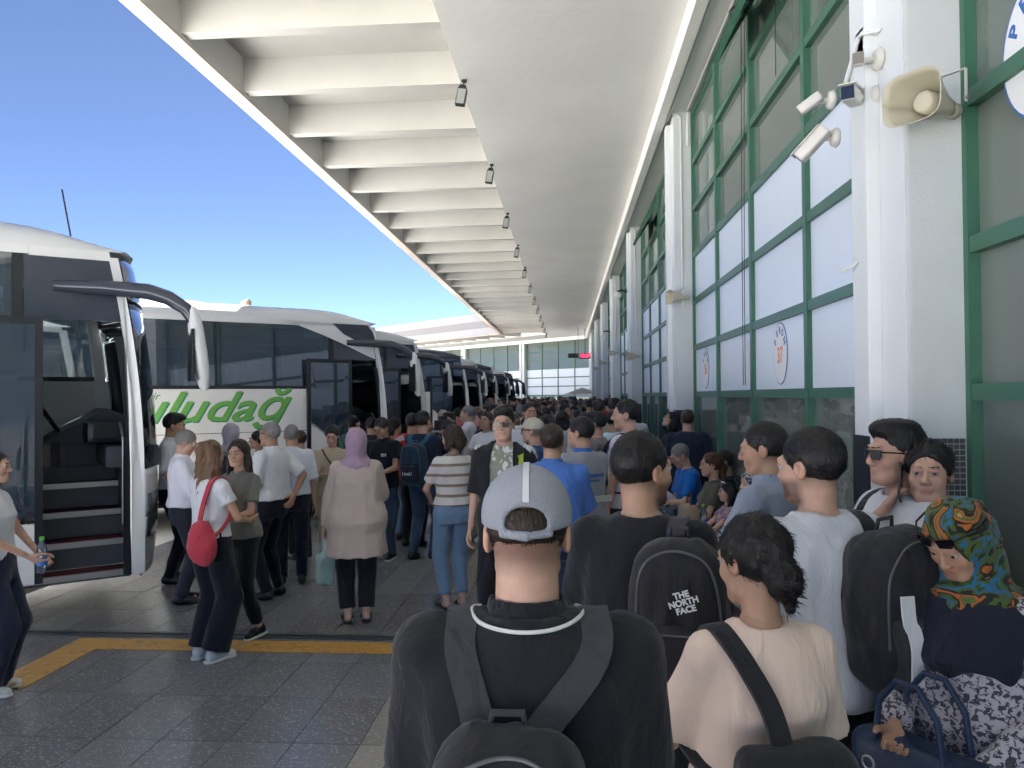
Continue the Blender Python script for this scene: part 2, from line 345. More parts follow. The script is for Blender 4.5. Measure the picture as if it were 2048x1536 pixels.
def canopy(root, ya, yb, ea, eb, sx0, sx1):
    """ya..yb: slab ends at the wall, ea..eb: slab ends at the outer edge"""
    ed = -4.30; inn = -1.30
    q = lambda x, a, b: a + (b - a) * (WX - x) / (WX - ed)       # mitred ends
    lo = lambda x: q(x, ya, ea); hi = lambda x: q(x, yb, eb)
    MB().prism([(inn, lo(inn)), (inn, hi(inn)), (1.24, hi(1.24)), (1.24, lo(1.24))], lambda x, y: (x, y, SOFP), lambda x, y: (x, y, 6.6)).build('soffit_slab', WHITE, root)
    MB().prism([(1.362, lo(1.36)), (1.362, hi(1.36)), (2.2, hi(2.2)), (2.2, lo(2.2))], lambda x, y: (x, y, SOFW), lambda x, y: (x, y, 6.6)).build('wall_soffit', WHITE, root)
    MB().prism([(1.243, lo(1.24)), (1.243, hi(1.24)), (1.36, hi(1.36)), (1.36, lo(1.36))], lambda x, y: (x, y, BEAMB), lambda x, y: (x, y, 6.6)).build('edge_beam', WHITE, root)
    MB().prism([(-4.12, lo(-4.1)), (-4.12, hi(-4.1)), (inn - 0.003, hi(inn)), (inn - 0.003, lo(inn))], lambda x, y: (x, y, 6.27), lambda x, y: (x, y, 6.6)).build('coffer_slab', RIBM, root)
    MB().prism([(ed, lo(ed)), (ed, hi(ed)), (WX + 3, hi(WX)), (WX + 3, lo(WX))], lambda x, y: (x, y, 6.603), lambda x, y: (x, y, 7.22)).build('roof', FASW, root)
    MB().prism([(-4.28, lo(ed)), (-4.28, hi(ed)), (-4.123, hi(-4.12)), (-4.123, lo(-4.12))], lambda x, y: (x, y, SOFP - 0.02), lambda x, y: (x, y, 6.6)).build('edge_upstand', RIBM, root)
    n = 0; y = 7.97 - 1.61 * 20
    while y < max(yb, eb):
        if y > max(lo(-4.1), lo(inn)) + 0.1 and y + 0.16 < min(hi(-4.1), hi(inn)) - 0.1:
            part('rib', shared_box('rib', (2.818, 0.16, 0.43), RIBM), root, ((-4.12 + inn - 0.003) / 2, y + 0.08, SOFP + 0.012 + 0.215))
        y += 1.61
    # fascia cladding pieces: three courses outside, a stone strip below
    y = ea
    while y < eb - 0.05:
        y2 = min(eb, y + 1.17)
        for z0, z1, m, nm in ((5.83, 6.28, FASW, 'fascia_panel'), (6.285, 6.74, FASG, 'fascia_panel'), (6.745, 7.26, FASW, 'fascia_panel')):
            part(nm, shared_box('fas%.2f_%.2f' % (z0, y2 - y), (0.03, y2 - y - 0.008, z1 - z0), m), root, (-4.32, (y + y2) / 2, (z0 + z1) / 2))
        part('edge_stone', shared_box('stone%.2f' % (y2 - y), (0.20, y2 - y - 0.008, 0.03), STONE), root, (-4.225, (y + y2) / 2, SOFP - 0.036))
        y = y2
YPIV = 50.9
bld = empty('terminal_building'); tag(bld, 'long white terminal wall with green framed panels, windows and columns beside the platform', 'building')
wall(bld, -1, 6, all_glass=(-1,), near=True)
MB().box((1.45, Y1 + BAY * 6, 0), (WX + 0.3, YPIV, SOFW)).build('column', COLG, bld)
cano = empty('platform_canopy'); tag(cano, 'white concrete canopy with ribbed outer soffit over the platform', 'canopy')
canopy(cano, -3.4, YPIV, -3.4, YPIV - 2.49, 0, 0)
# mosaic dado of the nearest column, tile by tile
mg = MB().box((1.447, Y1 - 0.004, 0.9), (WX - 0.05, Y1 - 0.001, 1.70)).build('mosaic_grout', MOSG, bld)
mt = MB(); z = 0.90
while z < 1.69:
    xx = 1.45
    while xx < WX - 0.07:
        if random.random() > 0.02: mt.box((xx, Y1 - 0.0075, z), (xx + 0.0205, Y1 - 0.0035, z + 0.0205))
        xx += 0.0245
    z += 0.0245
tag(mt.build('mosaic_tiles', MOS, bld), kind='stuff')
# the wing at 45 degrees
wing = empty('terminal_wing'); tag(wing, 'far glazed terminal wing turning left at the end of the platform', 'building')
WM = Matrix.Translation((WX, YPIV, 0)) @ Matrix.Rotation(rad(45), 4, 'Z') @ Matrix.Translation((-WX, -YPIV, 0))
wing.matrix_world = WM @ Matrix.Translation((0, YPIV - 0.5 - Y1, 0)); wall(wing, 0, 6)
wcan = empty('wing_canopy'); tag(wcan, 'white canopy with tall banded fascia above the far wing', 'canopy'); wcan.matrix_world = WM
canopy(wcan, YPIV + 0.02, YPIV + 45, YPIV + 2.51, YPIV + 45, 0, 0)
MB().box((-5, YPIV + 3, -0.009), (4.6, YPIV + 45, -0.003)).build('wing_floor', TERR, wcan)

# ------------------------------------------------------------------ open top-hung sashes
def sash(y0, z1, lab, ang=32):
    r = empty('open_window_sash', (WX - 0.05, y0, z1)); tag(r, lab, 'window', 'open window sashes'); r.rotation_euler = (0, rad(ang), 0)
    w_ = 1.5; h_ = 0.56
    MB().box((-0.025, 0, -0.05), (0.025, w_, 0)).box((-0.025, 0, -h_), (0.025, w_, -h_ + 0.05)).box((-0.025, 0, -h_ + 0.052), (0.025, 0.05, -0.052)).box((-0.025, w_ - 0.05, -h_ + 0.052), (0.025, w_, -0.052)).build('sash_frame', GREEN, r)
    MB().box((-0.006, 0.05, -h_ + 0.05), (0.006, w_ - 0.05, -0.05)).build('pane', PANE, r)
    MB().tube([(-0.03, w_ / 2, -h_ + 0.05), (-0.07, w_ / 2, -h_ + 0.08), (-0.06, w_ / 2, -h_ + 0.14)], 0.008).build('handle', DARKM, r)
sash(Y1 + 0.56 + 1.61 + 0.1, Z0 + ROW * 6 - 0.18, 'green framed sash hanging open above the PERON 37 bay')
sash(Y1 + BAY + 0.56 + 3.3, Z0 + ROW * 6 - 0.18, 'green framed sash hanging open beyond the second column')

# ------------------------------------------------------------------ round PERON signs
BLUE = mat('sign_blue', (0.02, 0.13, 0.42), 0.5); ORANGE = mat('sign_orange', (0.72, 0.22, 0.10), 0.5); SIGNW = mat('sign_white', (0.80, 0.81, 0.82), 0.45); TEAL = mat('sign_teal', (0.05, 0.25, 0.28), 0.5)
def peron(y, z, num, rx, rz, xs):
    r = empty('platform_sign', (xs, y, z)); tag(r, {'37': 'oval PERON 37 sign in the panelled bay behind the seated people', '36': 'oval teal lettered PERON 36 sign next to the second column', '38': 'large oval sign on the window glass beside the column with the security cameras'}[num], 'sign')
    M = Matrix(((0, 0, -1, 0), (-1, 0, 0, 0), (0, 1, 0, 0), (0, 0, 0, 1)))   # sign x -> -Y, sign y -> Z, normal -> -X
    el = lambda a, b, n=40: [(a * math.cos(2 * math.pi * i / n), b * math.sin(2 * math.pi * i / n)) for i in range(n)]
    def disc(nm, a, b, t0, t1, m): bb = MB(); bb.prism(el(a, b), lambda u, v: (-t0, -u, v), lambda u, v: (-t1, -u, v)); return bb.build(nm, m, r)
    disc('rim', rx, rz, 0.0, 0.004, BLUE); disc('face', rx * 0.95, rz * 0.965, 0.0042, 0.006, SIGNW)
    text_mesh('number', num, rz * 0.72, ORANGE, Matrix.Translation((-0.0066, 0, -rz * 0.08)) @ M, r, bold=0.004, extrude=0.0008, sx=rx / rz * 1.05)
    for i, ch in enumerate('PERON'):
        a = rad(150 - 30 * i); cx, cy = rx * 0.74 * math.cos(a), rz * 0.74 * math.sin(a)
        text_mesh('letter', ch, rz * 0.30, TEAL if num == '36' else BLUE, Matrix.Translation((-0.0066, -cx, cy)) @ M @ Matrix.Rotation(a - math.pi / 2, 4, 'Z'), r, bold=0.003, extrude=0.0008, sx=rx / rz * 1.3)
pw = (BAY - 0.56) / 4; yb0 = Y1 + 0.56
peron(yb0 + pw * 1.5 - 0.05, Z0 + ROW * 0.52, '37', 0.20, 0.25, WX - 0.011)
peron(yb0 + pw * 3.5 + 0.05, Z0 + ROW * 0.52, '36', 0.20, 0.25, WX - 0.011)
peron(Y1 - 0.50, Z0 + ROW * 2.05, '38', 0.24, 0.27, WX - 0.012)

# ------------------------------------------------------------------ lamps under the canopy
def lamp(y):
    r = empty('canopy_lamp', (-1.24, y, SOFP)); r.scale = (0.62, 0.62, 0.66); r.rotation_euler = (rad(-8), rad(9), 0); tag(r, 'black bulkhead floodlight with glass front hung below the soffit edge', 'lamp', 'floodlights in a row under the canopy')
    MB().box((-0.05, -0.03, -0.05), (0.05, 0.03, -0.001)).tube([(0, 0, -0.05), (0, 0, -0.12)], 0.016).build('bracket', DARKM, r)
    MB().prism([(-0.05, -0.12), (0.05, -0.12), (0.095, -0.20), (0.095, -0.52), (-0.095, -0.52), (-0.095, -0.20)], lambda a, b: (a, -0.055, b), lambda a, b: (a, 0.055, b)).build('housing', DARKM, r)
    MB().box((-0.078, -0.062, -0.505), (0.078, -0.056, -0.21)).build('lens', mat('lamp_glass', (0.35, 0.38, 0.36), 0.15), r)
for i in range(12): lamp(9.44 + 3.5 * i)
for y in (2.44, 5.94): lamp(y)

# ------------------------------------------------------------------ pipes on the soffit and the columns
WPIPE = mat('white_pipe', (0.70, 0.71, 0.70), 0.4)
o = MB().tube([(1.40, -5, SOFW - 0.03), (1.40, 50, SOFW - 0.03)], 0.014, 8).build('conduit_pipe', WPIPE); tag(o, 'thin white conduit running along the soffit beside the edge beam', 'pipe')
o = MB().tube([(1.62, -5, SOFW - 0.022), (1.62, 10.3, SOFW - 0.022), (1.62, 10.3, 5.2)], 0.014, 8).build('conduit_pipe', WPIPE); tag(o, 'white conduit along the soffit above the window heads', 'pipe')
for k in range(0, 6):
    yk = Y1 + BAY * k
    o = MB().tube([(1.40, yk - 0.02, SOFW - 0.03), (1.50, yk - 0.02, SOFW - 0.05), (1.54, yk - 0.02, SOFW - 0.10), (1.545, yk - 0.02, 3.86 if k == 0 else 3.05)], 0.012, 8).build('conduit_pipe', WPIPE)
    tag(o, 'white conduit running down the near face of a column', 'pipe', 'conduits on the columns')

# ------------------------------------------------------------------ horn loudspeakers
def horn_speaker(loc, rz, lab, s=1.0):
    r = empty('horn_loudspeaker', loc, rz); r.scale = (s, s, s); tag(r, lab, 'loudspeaker', 'horn loudspeakers on the columns')
    def ring(t, n=28):
        # rounded rectangle section growing along -x (mouth at x=-0.30)
        hw = 0.045 + 0.125 * t ** 1.3; hh = 0.045 + 0.10 * t ** 1.3; x = 0.10 - 0.36 * t; out = []
        for i in range(n):
            a = 2 * math.pi * i / n; c, s_ = math.cos(a), math.sin(a)
            out.append((x, hw * math.copysign(abs(c) ** 0.55, c), hh * math.copysign(abs(s_) ** 0.55, s_)))
        return out + out[:1]
    MB().grid([ring(t / 8) for t in range(9)]).build('horn', CREAM, r, True, 0.006)
    MB().lathe([(0.034, -0.02), (0.055, 0.0), (0.062, 0.10), (0.060, 0.17), (0.045, 0.175)], Matrix.Translation((0.03, 0, 0)) @ Matrix.Rotation(rad(-90), 4, 'Y')).build('reflector', CREAM, r, True)
    MB().lathe([(0.03, 0), (0.046, 0.01), (0.046, 0.09), (0.03, 0.10)], Matrix.Translation((0.08, 0, 0)) @ Matrix.Rotation(rad(90), 4, 'Y')).build('driver', CREAM, r, True)
    MB().box((0.0, -0.155, -0.02), (0.022, -0.150, 0.16)).box((0.0, 0.150, -0.02), (0.022, 0.155, 0.16)).box((0.0, -0.155, 0.16), (0.022, 0.155, 0.165)).build('bracket', mat('bracket_white', (0.6, 0.6, 0.56), 0.5), r)
    MB().tube([(0.011, -0.165, 0.0), (0.011, -0.145, 0.0)], 0.013).tube([(0.011, 0.145, 0.0), (0.011, 0.165, 0.0)], 0.013).build('bolt', GREYM, r)
p = on_depth(1885, 205, Y1 - 0.17)
horn_speaker((p.x, Y1 - 0.13, p.z), rad(35), 'cream horn loudspeaker on the column with the security cameras', 0.72)
horn_speaker((1.50, Y1 + BAY - 0.16, 3.17), rad(18), 'cream horn loudspeaker on the column next to the PERON 36 panel', 0.66)
for k in (2, 3, 4, 5): horn_speaker((1.50, Y1 + BAY * k - 0.16, 3.2 if k > 2 else 2.75), rad(18), 'cream horn loudspeaker on a column between the second bench and the wing', 0.66)
o = MB().box((1.50, Y1 - 0.035, 3.70), (1.60, Y1 - 0.001, 3.84), 0.006).build('junction_box', OFFW); tag(o, 'square white junction box above the horn loudspeaker', 'box')
o = MB().tube([(1.57, Y1 - 0.03, 3.72), (1.62, Y1 - 0.06, 3.68), (1.70, Y1 - 0.10, 3.60)], 0.008).tube([(1.55, Y1 - 0.03, 3.70), (1.555, Y1 - 0.05, 3.62), (1.60, Y1 - 0.08, 3.56)], 0.006).build('speaker_cable', DARKM); tag(o, 'dark cable looping from the junction box to the loudspeaker', 'cable')

# ------------------------------------------------------------------ surveillance cameras on the nearest column
LENS = mat('camera_glass', (0.01, 0.012, 0.018), 0.08)
def cctv(base, aim, lab, L=0.20, r_=0.036, hood=True):
    r = empty('security_camera', base); tag(r, lab, 'camera', 'security cameras on one column')
    a = Vector(aim).normalized(); q = a.to_track_quat('Y', 'Z').to_matrix().to_4x4()
    c = Vector((-0.11, -0.02, -0.01))
    MB().lathe([(0.045, 0), (0.05, 0.008), (0.042, 0.03), (0.02, 0.036)], Matrix.Rotation(rad(-90), 4, 'Y')).build('mount', OFFW, r, True)
    MB().tube([(-0.03, 0, 0), (-0.075, -0.005, -0.005), c], 0.013).build('arm', OFFW, r)
    Mq = Matrix.Translation(c) @ q
    MB().box((-r_, -L * 0.35, -r_), (r_, L * 0.65, r_), 0.014, Mq).build('housing', OFFW, r, True)
    if hood: MB().box((-r_ - 0.004, -L * 0.3, r_ + 0.001), (r_ + 0.004, L * 0.72, r_ + 0.006), 0, Mq).build('sun_hood', OFFW, r)
    MB().box((-r_ * 0.86, L * 0.651, -r_ * 0.86), (r_ * 0.86, L * 0.665, r_ * 0.86), 0, Mq).build('lens', LENS, r)
XB = 1.383; XA = 1.445
def onx(px, py, X):
    d = ray(px, py); k = X / d.x; return Vector((X, d.y * k, CAM_H + d.z * k))
q1 = onx(1762, 118, XA); cctv((XA, q1.y, q1.z), (-0.35, -1, -0.25), 'small white camera with square dark lens below the junction box on the column', 0.10, 0.028, False)
q2 = onx(1752, 192, XA); cctv((XA, q2.y, q2.z), (-0.6, -1, -0.15), 'white bullet camera with black lens facing the crowd beside the horn loudspeaker', 0.19, 0.033)
q3 = onx(1690, 262, XB); cctv((XB, q3.y + 0.1, q3.z), (-0.5, 0.35, -0.55), 'white bullet camera pointing down along the platform, lowest of the four cameras', 0.19, 0.031)
q4 = onx(1690, 175, XB); cctv((XB, q4.y + 0.16, q4.z), (-0.6, 0.2, -0.4), 'white bullet camera without hood behind the one facing the crowd', 0.13, 0.026, False)
q5 = onx(1745, 88, XA)
o = MB().box((XA - 0.06, q5.y - 0.05, q5.z - 0.06), (XA - 0.001, q5.y + 0.05, q5.z + 0.07), 0.006).build('junction_box', OFFW); tag(o, 'white camera junction box above the four security cameras', 'box')
o = MB().tube([(XB - 0.012, Y1 + 0.47, q5.z - 0.12), (XB - 0.012, Y1 + 0.30, q5.z + 0.02), (XB - 0.012, Y1 + 0.262, q5.z + 0.02), (XA - 0.012, Y1 + 0.23, q5.z + 0.02), (XA - 0.012, q5.y + 0.05, q5.z + 0.02)], 0.011, 6).build('conduit_pipe', WPIPE); tag(o, 'bent white conduit joining the camera box across the column', 'pipe')
for k in (2, 3):
    r = empty('dome_camera', (1.36, Y1 + BAY * k + 0.3, 4.15 - 0.35 * (k - 2))); tag(r, 'white dome camera on a dark arm fixed to a column far along the platform', 'camera', 'dome cameras')
    MB().tube([(0.03, 0, 0.1), (-0.12, 0, 0.14), (-0.20, 0, 0.10)], 0.022).build('arm', DARKM, r)
    MB().lathe([(0.03, 0.1), (0.075, 0.08), (0.08, 0.0), (0.06, -0.05), (0.02, -0.08)], Matrix.Translation((-0.2, 0, 0))).build('dome', OFFW, r, True)

# ------------------------------------------------------------------ clock and hanging sign
r = empty('digital_clock', (1.06, 45, 4.18)); tag(r, 'red digital clock showing 12:27 hanging at the end of the platform', 'clock')
MB().box((-0.32, 0, -0.16), (0.32, 0.10, 0.16), 0.01).tube([(0, 0.05, 0.16), (0, 0.05, 1.6)], 0.02).build('case', DARKM, r)
led = bpy.data.materials.new('red_led'); led.use_nodes = True; e_ = led.node_tree.nodes['Principled BSDF']; e_.inputs['Base Color'].default_value = (0.5, 0.01, 0.02, 1); e_.inputs['Emission Color'].default_value = (1, 0.03, 0.08, 1); e_.inputs['Emission Strength'].default_value = 0.9
text_mesh('digits', '12:27', 0.27, led, Matrix.Translation((0, -0.004, 0)) @ Matrix.Rotation(rad(90), 4, 'X'), r, extrude=0.002, bold=0.006)
r = empty('hanging_sign', (0.35, 44, 4.15)); tag(r, 'small dark hanging sign box beside the red clock', 'sign')
MB().box((-0.28, 0, -0.13), (0.28, 0.08, 0.13), 0.01).build('box', DARKM, r); MB().box((0.285, 0, -0.18), (0.315, 0.08, 0.5)).tube([(0.3, 0.04, 0.5), (0.3, 0.04, 1.62)], 0.015).build('hanger', DARKM, r)
# tent roof far along the platform
r = empty('market_tent', (0.9, 47, 0)); tag(r, 'small pale pitched tent above the far crowd', 'tent')
MB().prism([(-1.1, 1.95), (0, 2.35), (1.1, 1.95)], lambda a, b: (a, -0.8, b), lambda a, b: (a, 0.8, b)).build('tent_roof', mat('tent_cloth', (0.62, 0.60, 0.55), 0.9), r)
for sx in (-1, 1):
    for sy in (-0.75, 0.75): MB().tube([(sx * 1.05, sy, 0), (sx * 1.05, sy, 1.96)], 0.02).build('pole', GREYM, r)

# thin cables hanging in front of the panelled bay
for i, (ya_, za, zb, sw) in enumerate(((7.30, 5.6, 1.98, .10), (7.16, 5.6, 1.98, .16), (6.1, 5.5, 4.4, .05))):
    pts = [(WX - .06, ya_ + sw * math.sin(1.5 * t) , za + (zb - za) * t) for t in [k / 14 for k in range(15)]]
    tag(MB().tube(pts, .004, 5).build('hanging_cable', DARKM), ['thin dark cable hanging down across the panels beside the PERON 37 sign', 'second thin cable hanging slantwise across the same panels', 'short cable hanging below the open window sash'][i], 'cable')
qh = onx(1716, 535, XB); tag(MB().tube([(XB, qh.y, qh.z + .03), (XB - .03, qh.y, qh.z), (XB - .06, qh.y + .03, qh.z - .01), (XB - .08, qh.y + .05, qh.z + .01)], .006, 6).build('wall_hook', OFFW), 'small white bent hook sticking out of the column below the security cameras', 'hook')
# ================================================================== BUSES
BUSW = mat('bus_white_paint', (0.74, 0.745, 0.75), 0.28, 0, 0.03, 2, 0, 1, 0.5, 0.3)
BUSK = mat('bus_black_trim', (0.012, 0.014, 0.018), 0.35)
BUSD = mat('bus_dark_paint', (0.04, 0.048, 0.07), 0.22, 0, 0.05, 2, 0, 1, 0.5, 0.5)
BUSG = glass_mat('bus_tinted_glass', (0.52, 0.60, 0.68), (0.060, 0.082, 0.125), 0.55, ior=1.9)
BUSC = glass_mat('bus_clear_glass', (0.78, 0.84, 0.84), (0.02, 0.03, 0.035), 0.9)
SEAT = mat('bus_seat_cloth', (0.06, 0.075, 0.12), 0.9, 0, 0.2, 20)
CURT = mat('orange_curtain', (0.42, 0.14, 0.07), 0.9, 0, 0.15, 10)
MAROON = mat('maroon_step_mat', (0.10, 0.012, 0.02), 0.8, 0, 0.2, 25)
ALU = mat('step_aluminium', (0.52, 0.52, 0.52), 0.35, 0.85, 0.1, 30)
INTD = mat('bus_interior_dark', (0.055, 0.062, 0.08), 0.6)
RUB = mat('tyre_rubber', (0.014, 0.014, 0.015), 0.85, 0, 0.2, 20)
GRN1 = mat('lettering_green', (0.16, 0.42, 0.10), 0.4); GRN2 = mat('lettering_dark_green', (0.01, 0.27, 0.14), 0.4)
REFL = mat('mirror_white', (0.70, 0.71, 0.72), 0.3)
LAMPG = glass_mat('headlight_glass', (0.85, 0.88, 0.9), (0.2, 0.2, 0.2), 0.8)
CHROME = mat('headlight_reflector', (0.6, 0.6, 0.6), 0.15, 1.0)
HEAD = rad(52)
LEN, WID = 12.0, 2.5
GRILLE = None
tum = lambda z: max(0.0, z - 2.0) * 0.055                 # side leans in above the belt
rake = lambda z: 0.05 * max(0.0, z - 1.0) ** 2            # front leans back
def nose(y, z): return 0.24 * (1 - abs((y - WID / 2) / (WID / 2)) ** 2.6) - rake(z) - 0.10 * max(0.0, 0.75 - z)
class Bus:
    def __init__(s, C, lab, heading=HEAD):
        s.h = Vector((math.sin(heading), math.cos(heading), 0)); s.n = Vector((s.h.y, -s.h.x, 0)); s.C = Vector((C[0], C[1], 0))
        s.root = empty('coach_bus', s.C, math.pi / 2 - heading); tag(s.root, lab, 'bus', 'coaches parked nose-in along the platform')
    def pix(s, px, py, off=0.0):
        d = ray(px, py); o = Vector((0, 0, CAM_H)); P0 = s.C + s.n * off
        k = (P0 - o).dot(s.n) / d.dot(s.n); P = o + d * k; return ((P - s.C).dot(s.h), P.z)
    def side(s, name, pts, m, off=0.0, thick=0.03, left=False):
        """panel on the right (or left) side, outline in (x, z)"""
        b = MB()
        if left: b.prism(pts, lambda x, z: (x, WID - tum(z) + off, z), lambda x, z: (x, WID - tum(z) + off - thick, z))
        else: b.prism(pts, lambda x, z: (x, tum(z) - off, z), lambda x, z: (x, tum(z) - off + thick, z))
        return b.build(name, m, s.root)
def sub(pts, n):
    """subdivide an outline so that curved sides can follow"""
    out = []
    for i, p in enumerate(pts):
        q = pts[(i + 1) % len(pts)]
        for k in range(n): out.append((p[0] + (q[0] - p[0]) * k / n, p[1] + (q[1] - p[1]) * k / n))
    return out
def arch(xc, r, z0, n=10): return [(xc + r * math.cos(math.pi * (1 - i / n)), z0 + r * math.sin(math.pi * (1 - i / n))) for i in range(n + 1)]
def make_bus(C, lab, paint=BUSW, upper=None, door_open=True, belt=2.03, wtop=3.03, roof_pod=True, detail=2, low_white=True, mirror_col=None, leaf=(-1.42, -0.68)):
    upper = upper or paint; B = Bus(C, lab); R = B.root
    lowp = BUSW if low_white else paint
    dx0, dx1 = -0.98, -0.12                                # front door opening along x
    # lower side panels with a wheel arch (front axle at x=-2.75, rear at -8.9)
    B.side('side_panel', [(-5.2, 0.30)] + [(-5.2, belt)] + [(dx0, belt)] + [(dx0, 0.30)] + arch(-2.75, 0.56, 0.45)[::-1], lowp)
    B.side('side_panel', [(-LEN, 0.30), (-LEN, belt), (-5.204, belt), (-5.204, 0.30)] + arch(-8.9, 0.56, 0.45)[::-1], lowp)
    for z in (0.82, 1.375): B.side('seam', [(-LEN, z), (-LEN, z + 0.008), (dx0 - 0.02, z + 0.008), (dx0 - 0.02, z)], BUSK, 0.0015, 0.006)
    for x in (-1.9, -3.7, -5.0, -6.6): B.side('seam', [(x, 0.32), (x, 1.37), (x + 0.007, 1.37), (x + 0.007, 0.32)], BUSK, 0.0012, 0.006)
    # window band
    zs = [belt + 0.03, (belt + wtop) / 2, wtop]
    edges = [-LEN + 0.2, -9.6, -7.6, -5.7, -3.95, -2.75, dx0 - 0.02]
    for a, b in zip(edges[:-1], edges[1:]):
        B.side('window', [(a + 0.02, belt + 0.05), (a + 0.02, wtop), (b - 0.02, wtop), (b - 0.02, belt + 0.05)], BUSG, 0.0, 0.008)
        B.side('window', [(a + 0.02, belt + 0.05), (a + 0.02, wtop), (b - 0.02, wtop), (b - 0.02, belt + 0.05)], BUSG, 0.0, 0.008, True)
    for a in edges:
        B.side('pillar', [(a - 0.06, belt + 0.02), (a - 0.06, wtop + 0.01), (a + 0.06, wtop + 0.01), (a + 0.06, belt + 0.02)], BUSK, -0.012, 0.05)
        B.side('pillar', [(a - 0.06, belt + 0.02), (a - 0.06, wtop + 0.01), (a + 0.06, wtop + 0.01), (a + 0.06, belt + 0.02)], BUSK, -0.012, 0.05, True)
    B.side('belt_trim', [(-LEN, belt + 0.001), (-LEN, belt + 0.05), (dx0, belt + 0.05), (dx0, belt + 0.001)], BUSK, 0.004, 0.03)
    B.side('side_panel', [(-LEN, 0.30), (-LEN, belt), (-0.02, belt), (-0.02, 0.30)], lowp, 0, 0.03, True)
    B.side('belt_trim', [(-LEN, belt + 0.001), (-LEN, belt + 0.05), (-0.1, belt + 0.05), (-0.1, belt + 0.001)], BUSK, 0.0, 0.03, True)
    B.side('driver_window', sub([(-0.9, belt + 0.06), (-0.9, 2.72), (-rake(2.72) - 0.12, 2.72), (-rake(1.6) - 0.12, 1.55), (-0.75, 1.55)], 2), BUSC, 0.002, 0.008, True)
    # cant rail and area over the door
    def zr(z0, z1, x0, m, off=0.0, nm='cant_panel', left=False):
        n = 5; f = [(-rake(z0 + (z1 - z0) * i / n) - 0.07, z0 + (z1 - z0) * i / n) for i in range(n + 1)]
        B.side(nm, [(x0, z0)] + f + [(x0, z1)], m, off, 0.03, left)
    B.side('cant_panel', [(-LEN, wtop + 0.001), (-LEN, 3.10), (-0.9, 3.10), (-0.9, wtop + 0.001)], upper)
    B.side('cant_panel', [(-LEN, wtop + 0.001), (-LEN, 3.10), (-0.9, 3.10), (-0.9, wtop + 0.001)], upper, 0, 0.03, True)
    zr(2.50, 3.02, dx0 + 0.045, BUSG if upper is not BUSW else BUSD, -0.002, 'upper_side_glass'); zr(2.73, 3.02, -0.9, BUSD, -0.002, 'upper_side_glass', True)
    zr(3.021, 3.10, -0.898, upper); zr(3.021, 3.10, -0.898, upper, 0, 'cant_panel', True)
    # front pillar strip beside the door: curved from roof to bumper
    n = 16; zz = [0.32 + (3.05 - 0.32) * i / n for i in range(n + 1)]
    B.side('front_pillar', [(-rake(z) - 0.01, z) for z in zz] + [(-rake(z) - 0.085 - 0.03 * (z < 1.2), z) for z in reversed(zz)], lowp, 0.008, 0.05)
    B.side('door_post', [(-rake(z) - 0.088 - 0.03 * (z < 1.2), z) for z in zz[:13]] + [(-rake(z) - 0.15 - 0.03 * (z < 1.2), z) for z in reversed(zz[:13])], BUSK, 0.0, 0.05)
    B.side('front_pillar', [(-rake(z) - 0.01, z) for z in zz] + [(-rake(z) - 0.12, z) for z in reversed(zz)], lowp, 0.004, 0.05, True)
    # roof: rounded section swept along the length, falling at the nose
    P = []
    sec = [(0.0, 0.0), (0.02, 0.10), (0.08, 0.17), (0.20, 0.215), (0.5, 0.24), (1.25, 0.25), (2.0, 0.24), (2.3, 0.215), (2.42, 0.17), (2.48, 0.10), (2.5, 0.0)]
    ty = tum(3.1)
    for x in [-LEN, -9, -6, -3, -1.8, -1.2, -0.9, -0.7, -0.5, -0.34, -0.22]:
        t = max(0.0, min(1.0, (x + 1.3) / 1.1)); drop = 1 - 0.9 * t ** 2.2
        row = []
        for (y, dz) in sec:
            yy = ty + y / WID * (WID - 2 * ty); fx = max(0, nose(yy, 3.05) + 0.0) if x > -0.3 else 0
            xx = x if x < -0.3 else nose(yy, 3.08) - 0.0
            row.append((xx, yy, 3.10 + dz * drop if x > -LEN + .01 else 3.10 + dz * 0.9))
        P.append(row)
    MB().grid(P).build('roof', upper, R, True)
    if roof_pod:
        pod = []
        for x, s_ in ((-11.2, 0.0), (-10.9, 0.8), (-10, 1.0), (-5.2, 1.0), (-3.6, 0.8), (-2.9, 0.45), (-2.55, 0.0)):
            pod.append([(x, 0.25 + (2.0 * i / 8), 3.31 + 0.17 * s_ * (1 - abs(i / 4 - 1) ** 4)) for i in range(9)])
        MB().grid(pod).build('roof_pod', upper, R, True)
        for y in (0.35, 0.55): MB().lathe([(0.045, 0), (0.06, 0.03), (0.05, 0.07), (0.02, 0.09)], Matrix.Translation((-2.2, y, 3.335))).build('marker_lamp', mat('marker_lamp_lens', (0.8, 0.55, 0.35), 0.2), R, True)
    # front: bumper, windscreen, header
    def front(nm, z0, z1, m, off=0.0, ya=0.0, yb=WID, n=6, solid=0.012):
        ys = [ya + (yb - ya) * (0.5 - 0.5 * math.cos(math.pi * i / 20)) for i in range(21)]
        g_ = [[(nose(y, z) + off, y + (tum(z) * (1 - 2 * y / WID)), z) for y in ys] for z in [z0 + (z1 - z0) * j / n for j in range(n + 1)]]
        MB().grid(g_).build(nm, m, R, True, solid)
    front('bumper', 0.30, 0.80, lowp); front('front_panel', 0.81, 1.22, lowp); front('windscreen', 1.25, 2.62, BUSC, 0.0, solid=0.006)
    front('upper_windscreen', 2.66, 3.05, BUSD if upper is not BUSW else BUSG); front('screen_divider', 2.62, 2.66, BUSK); front('lower_seal', 1.22, 1.25, BUSK)
    for ya, yb in ((0.03, 0.42), (WID - 0.42, WID - 0.03)):
        front('headlight', 0.62, 1.0, LAMPG, 0.008, ya, yb, 3); front('headlight_reflector', 0.66, 0.96, CHROME, -0.006, ya + 0.04, yb - 0.04, 2)
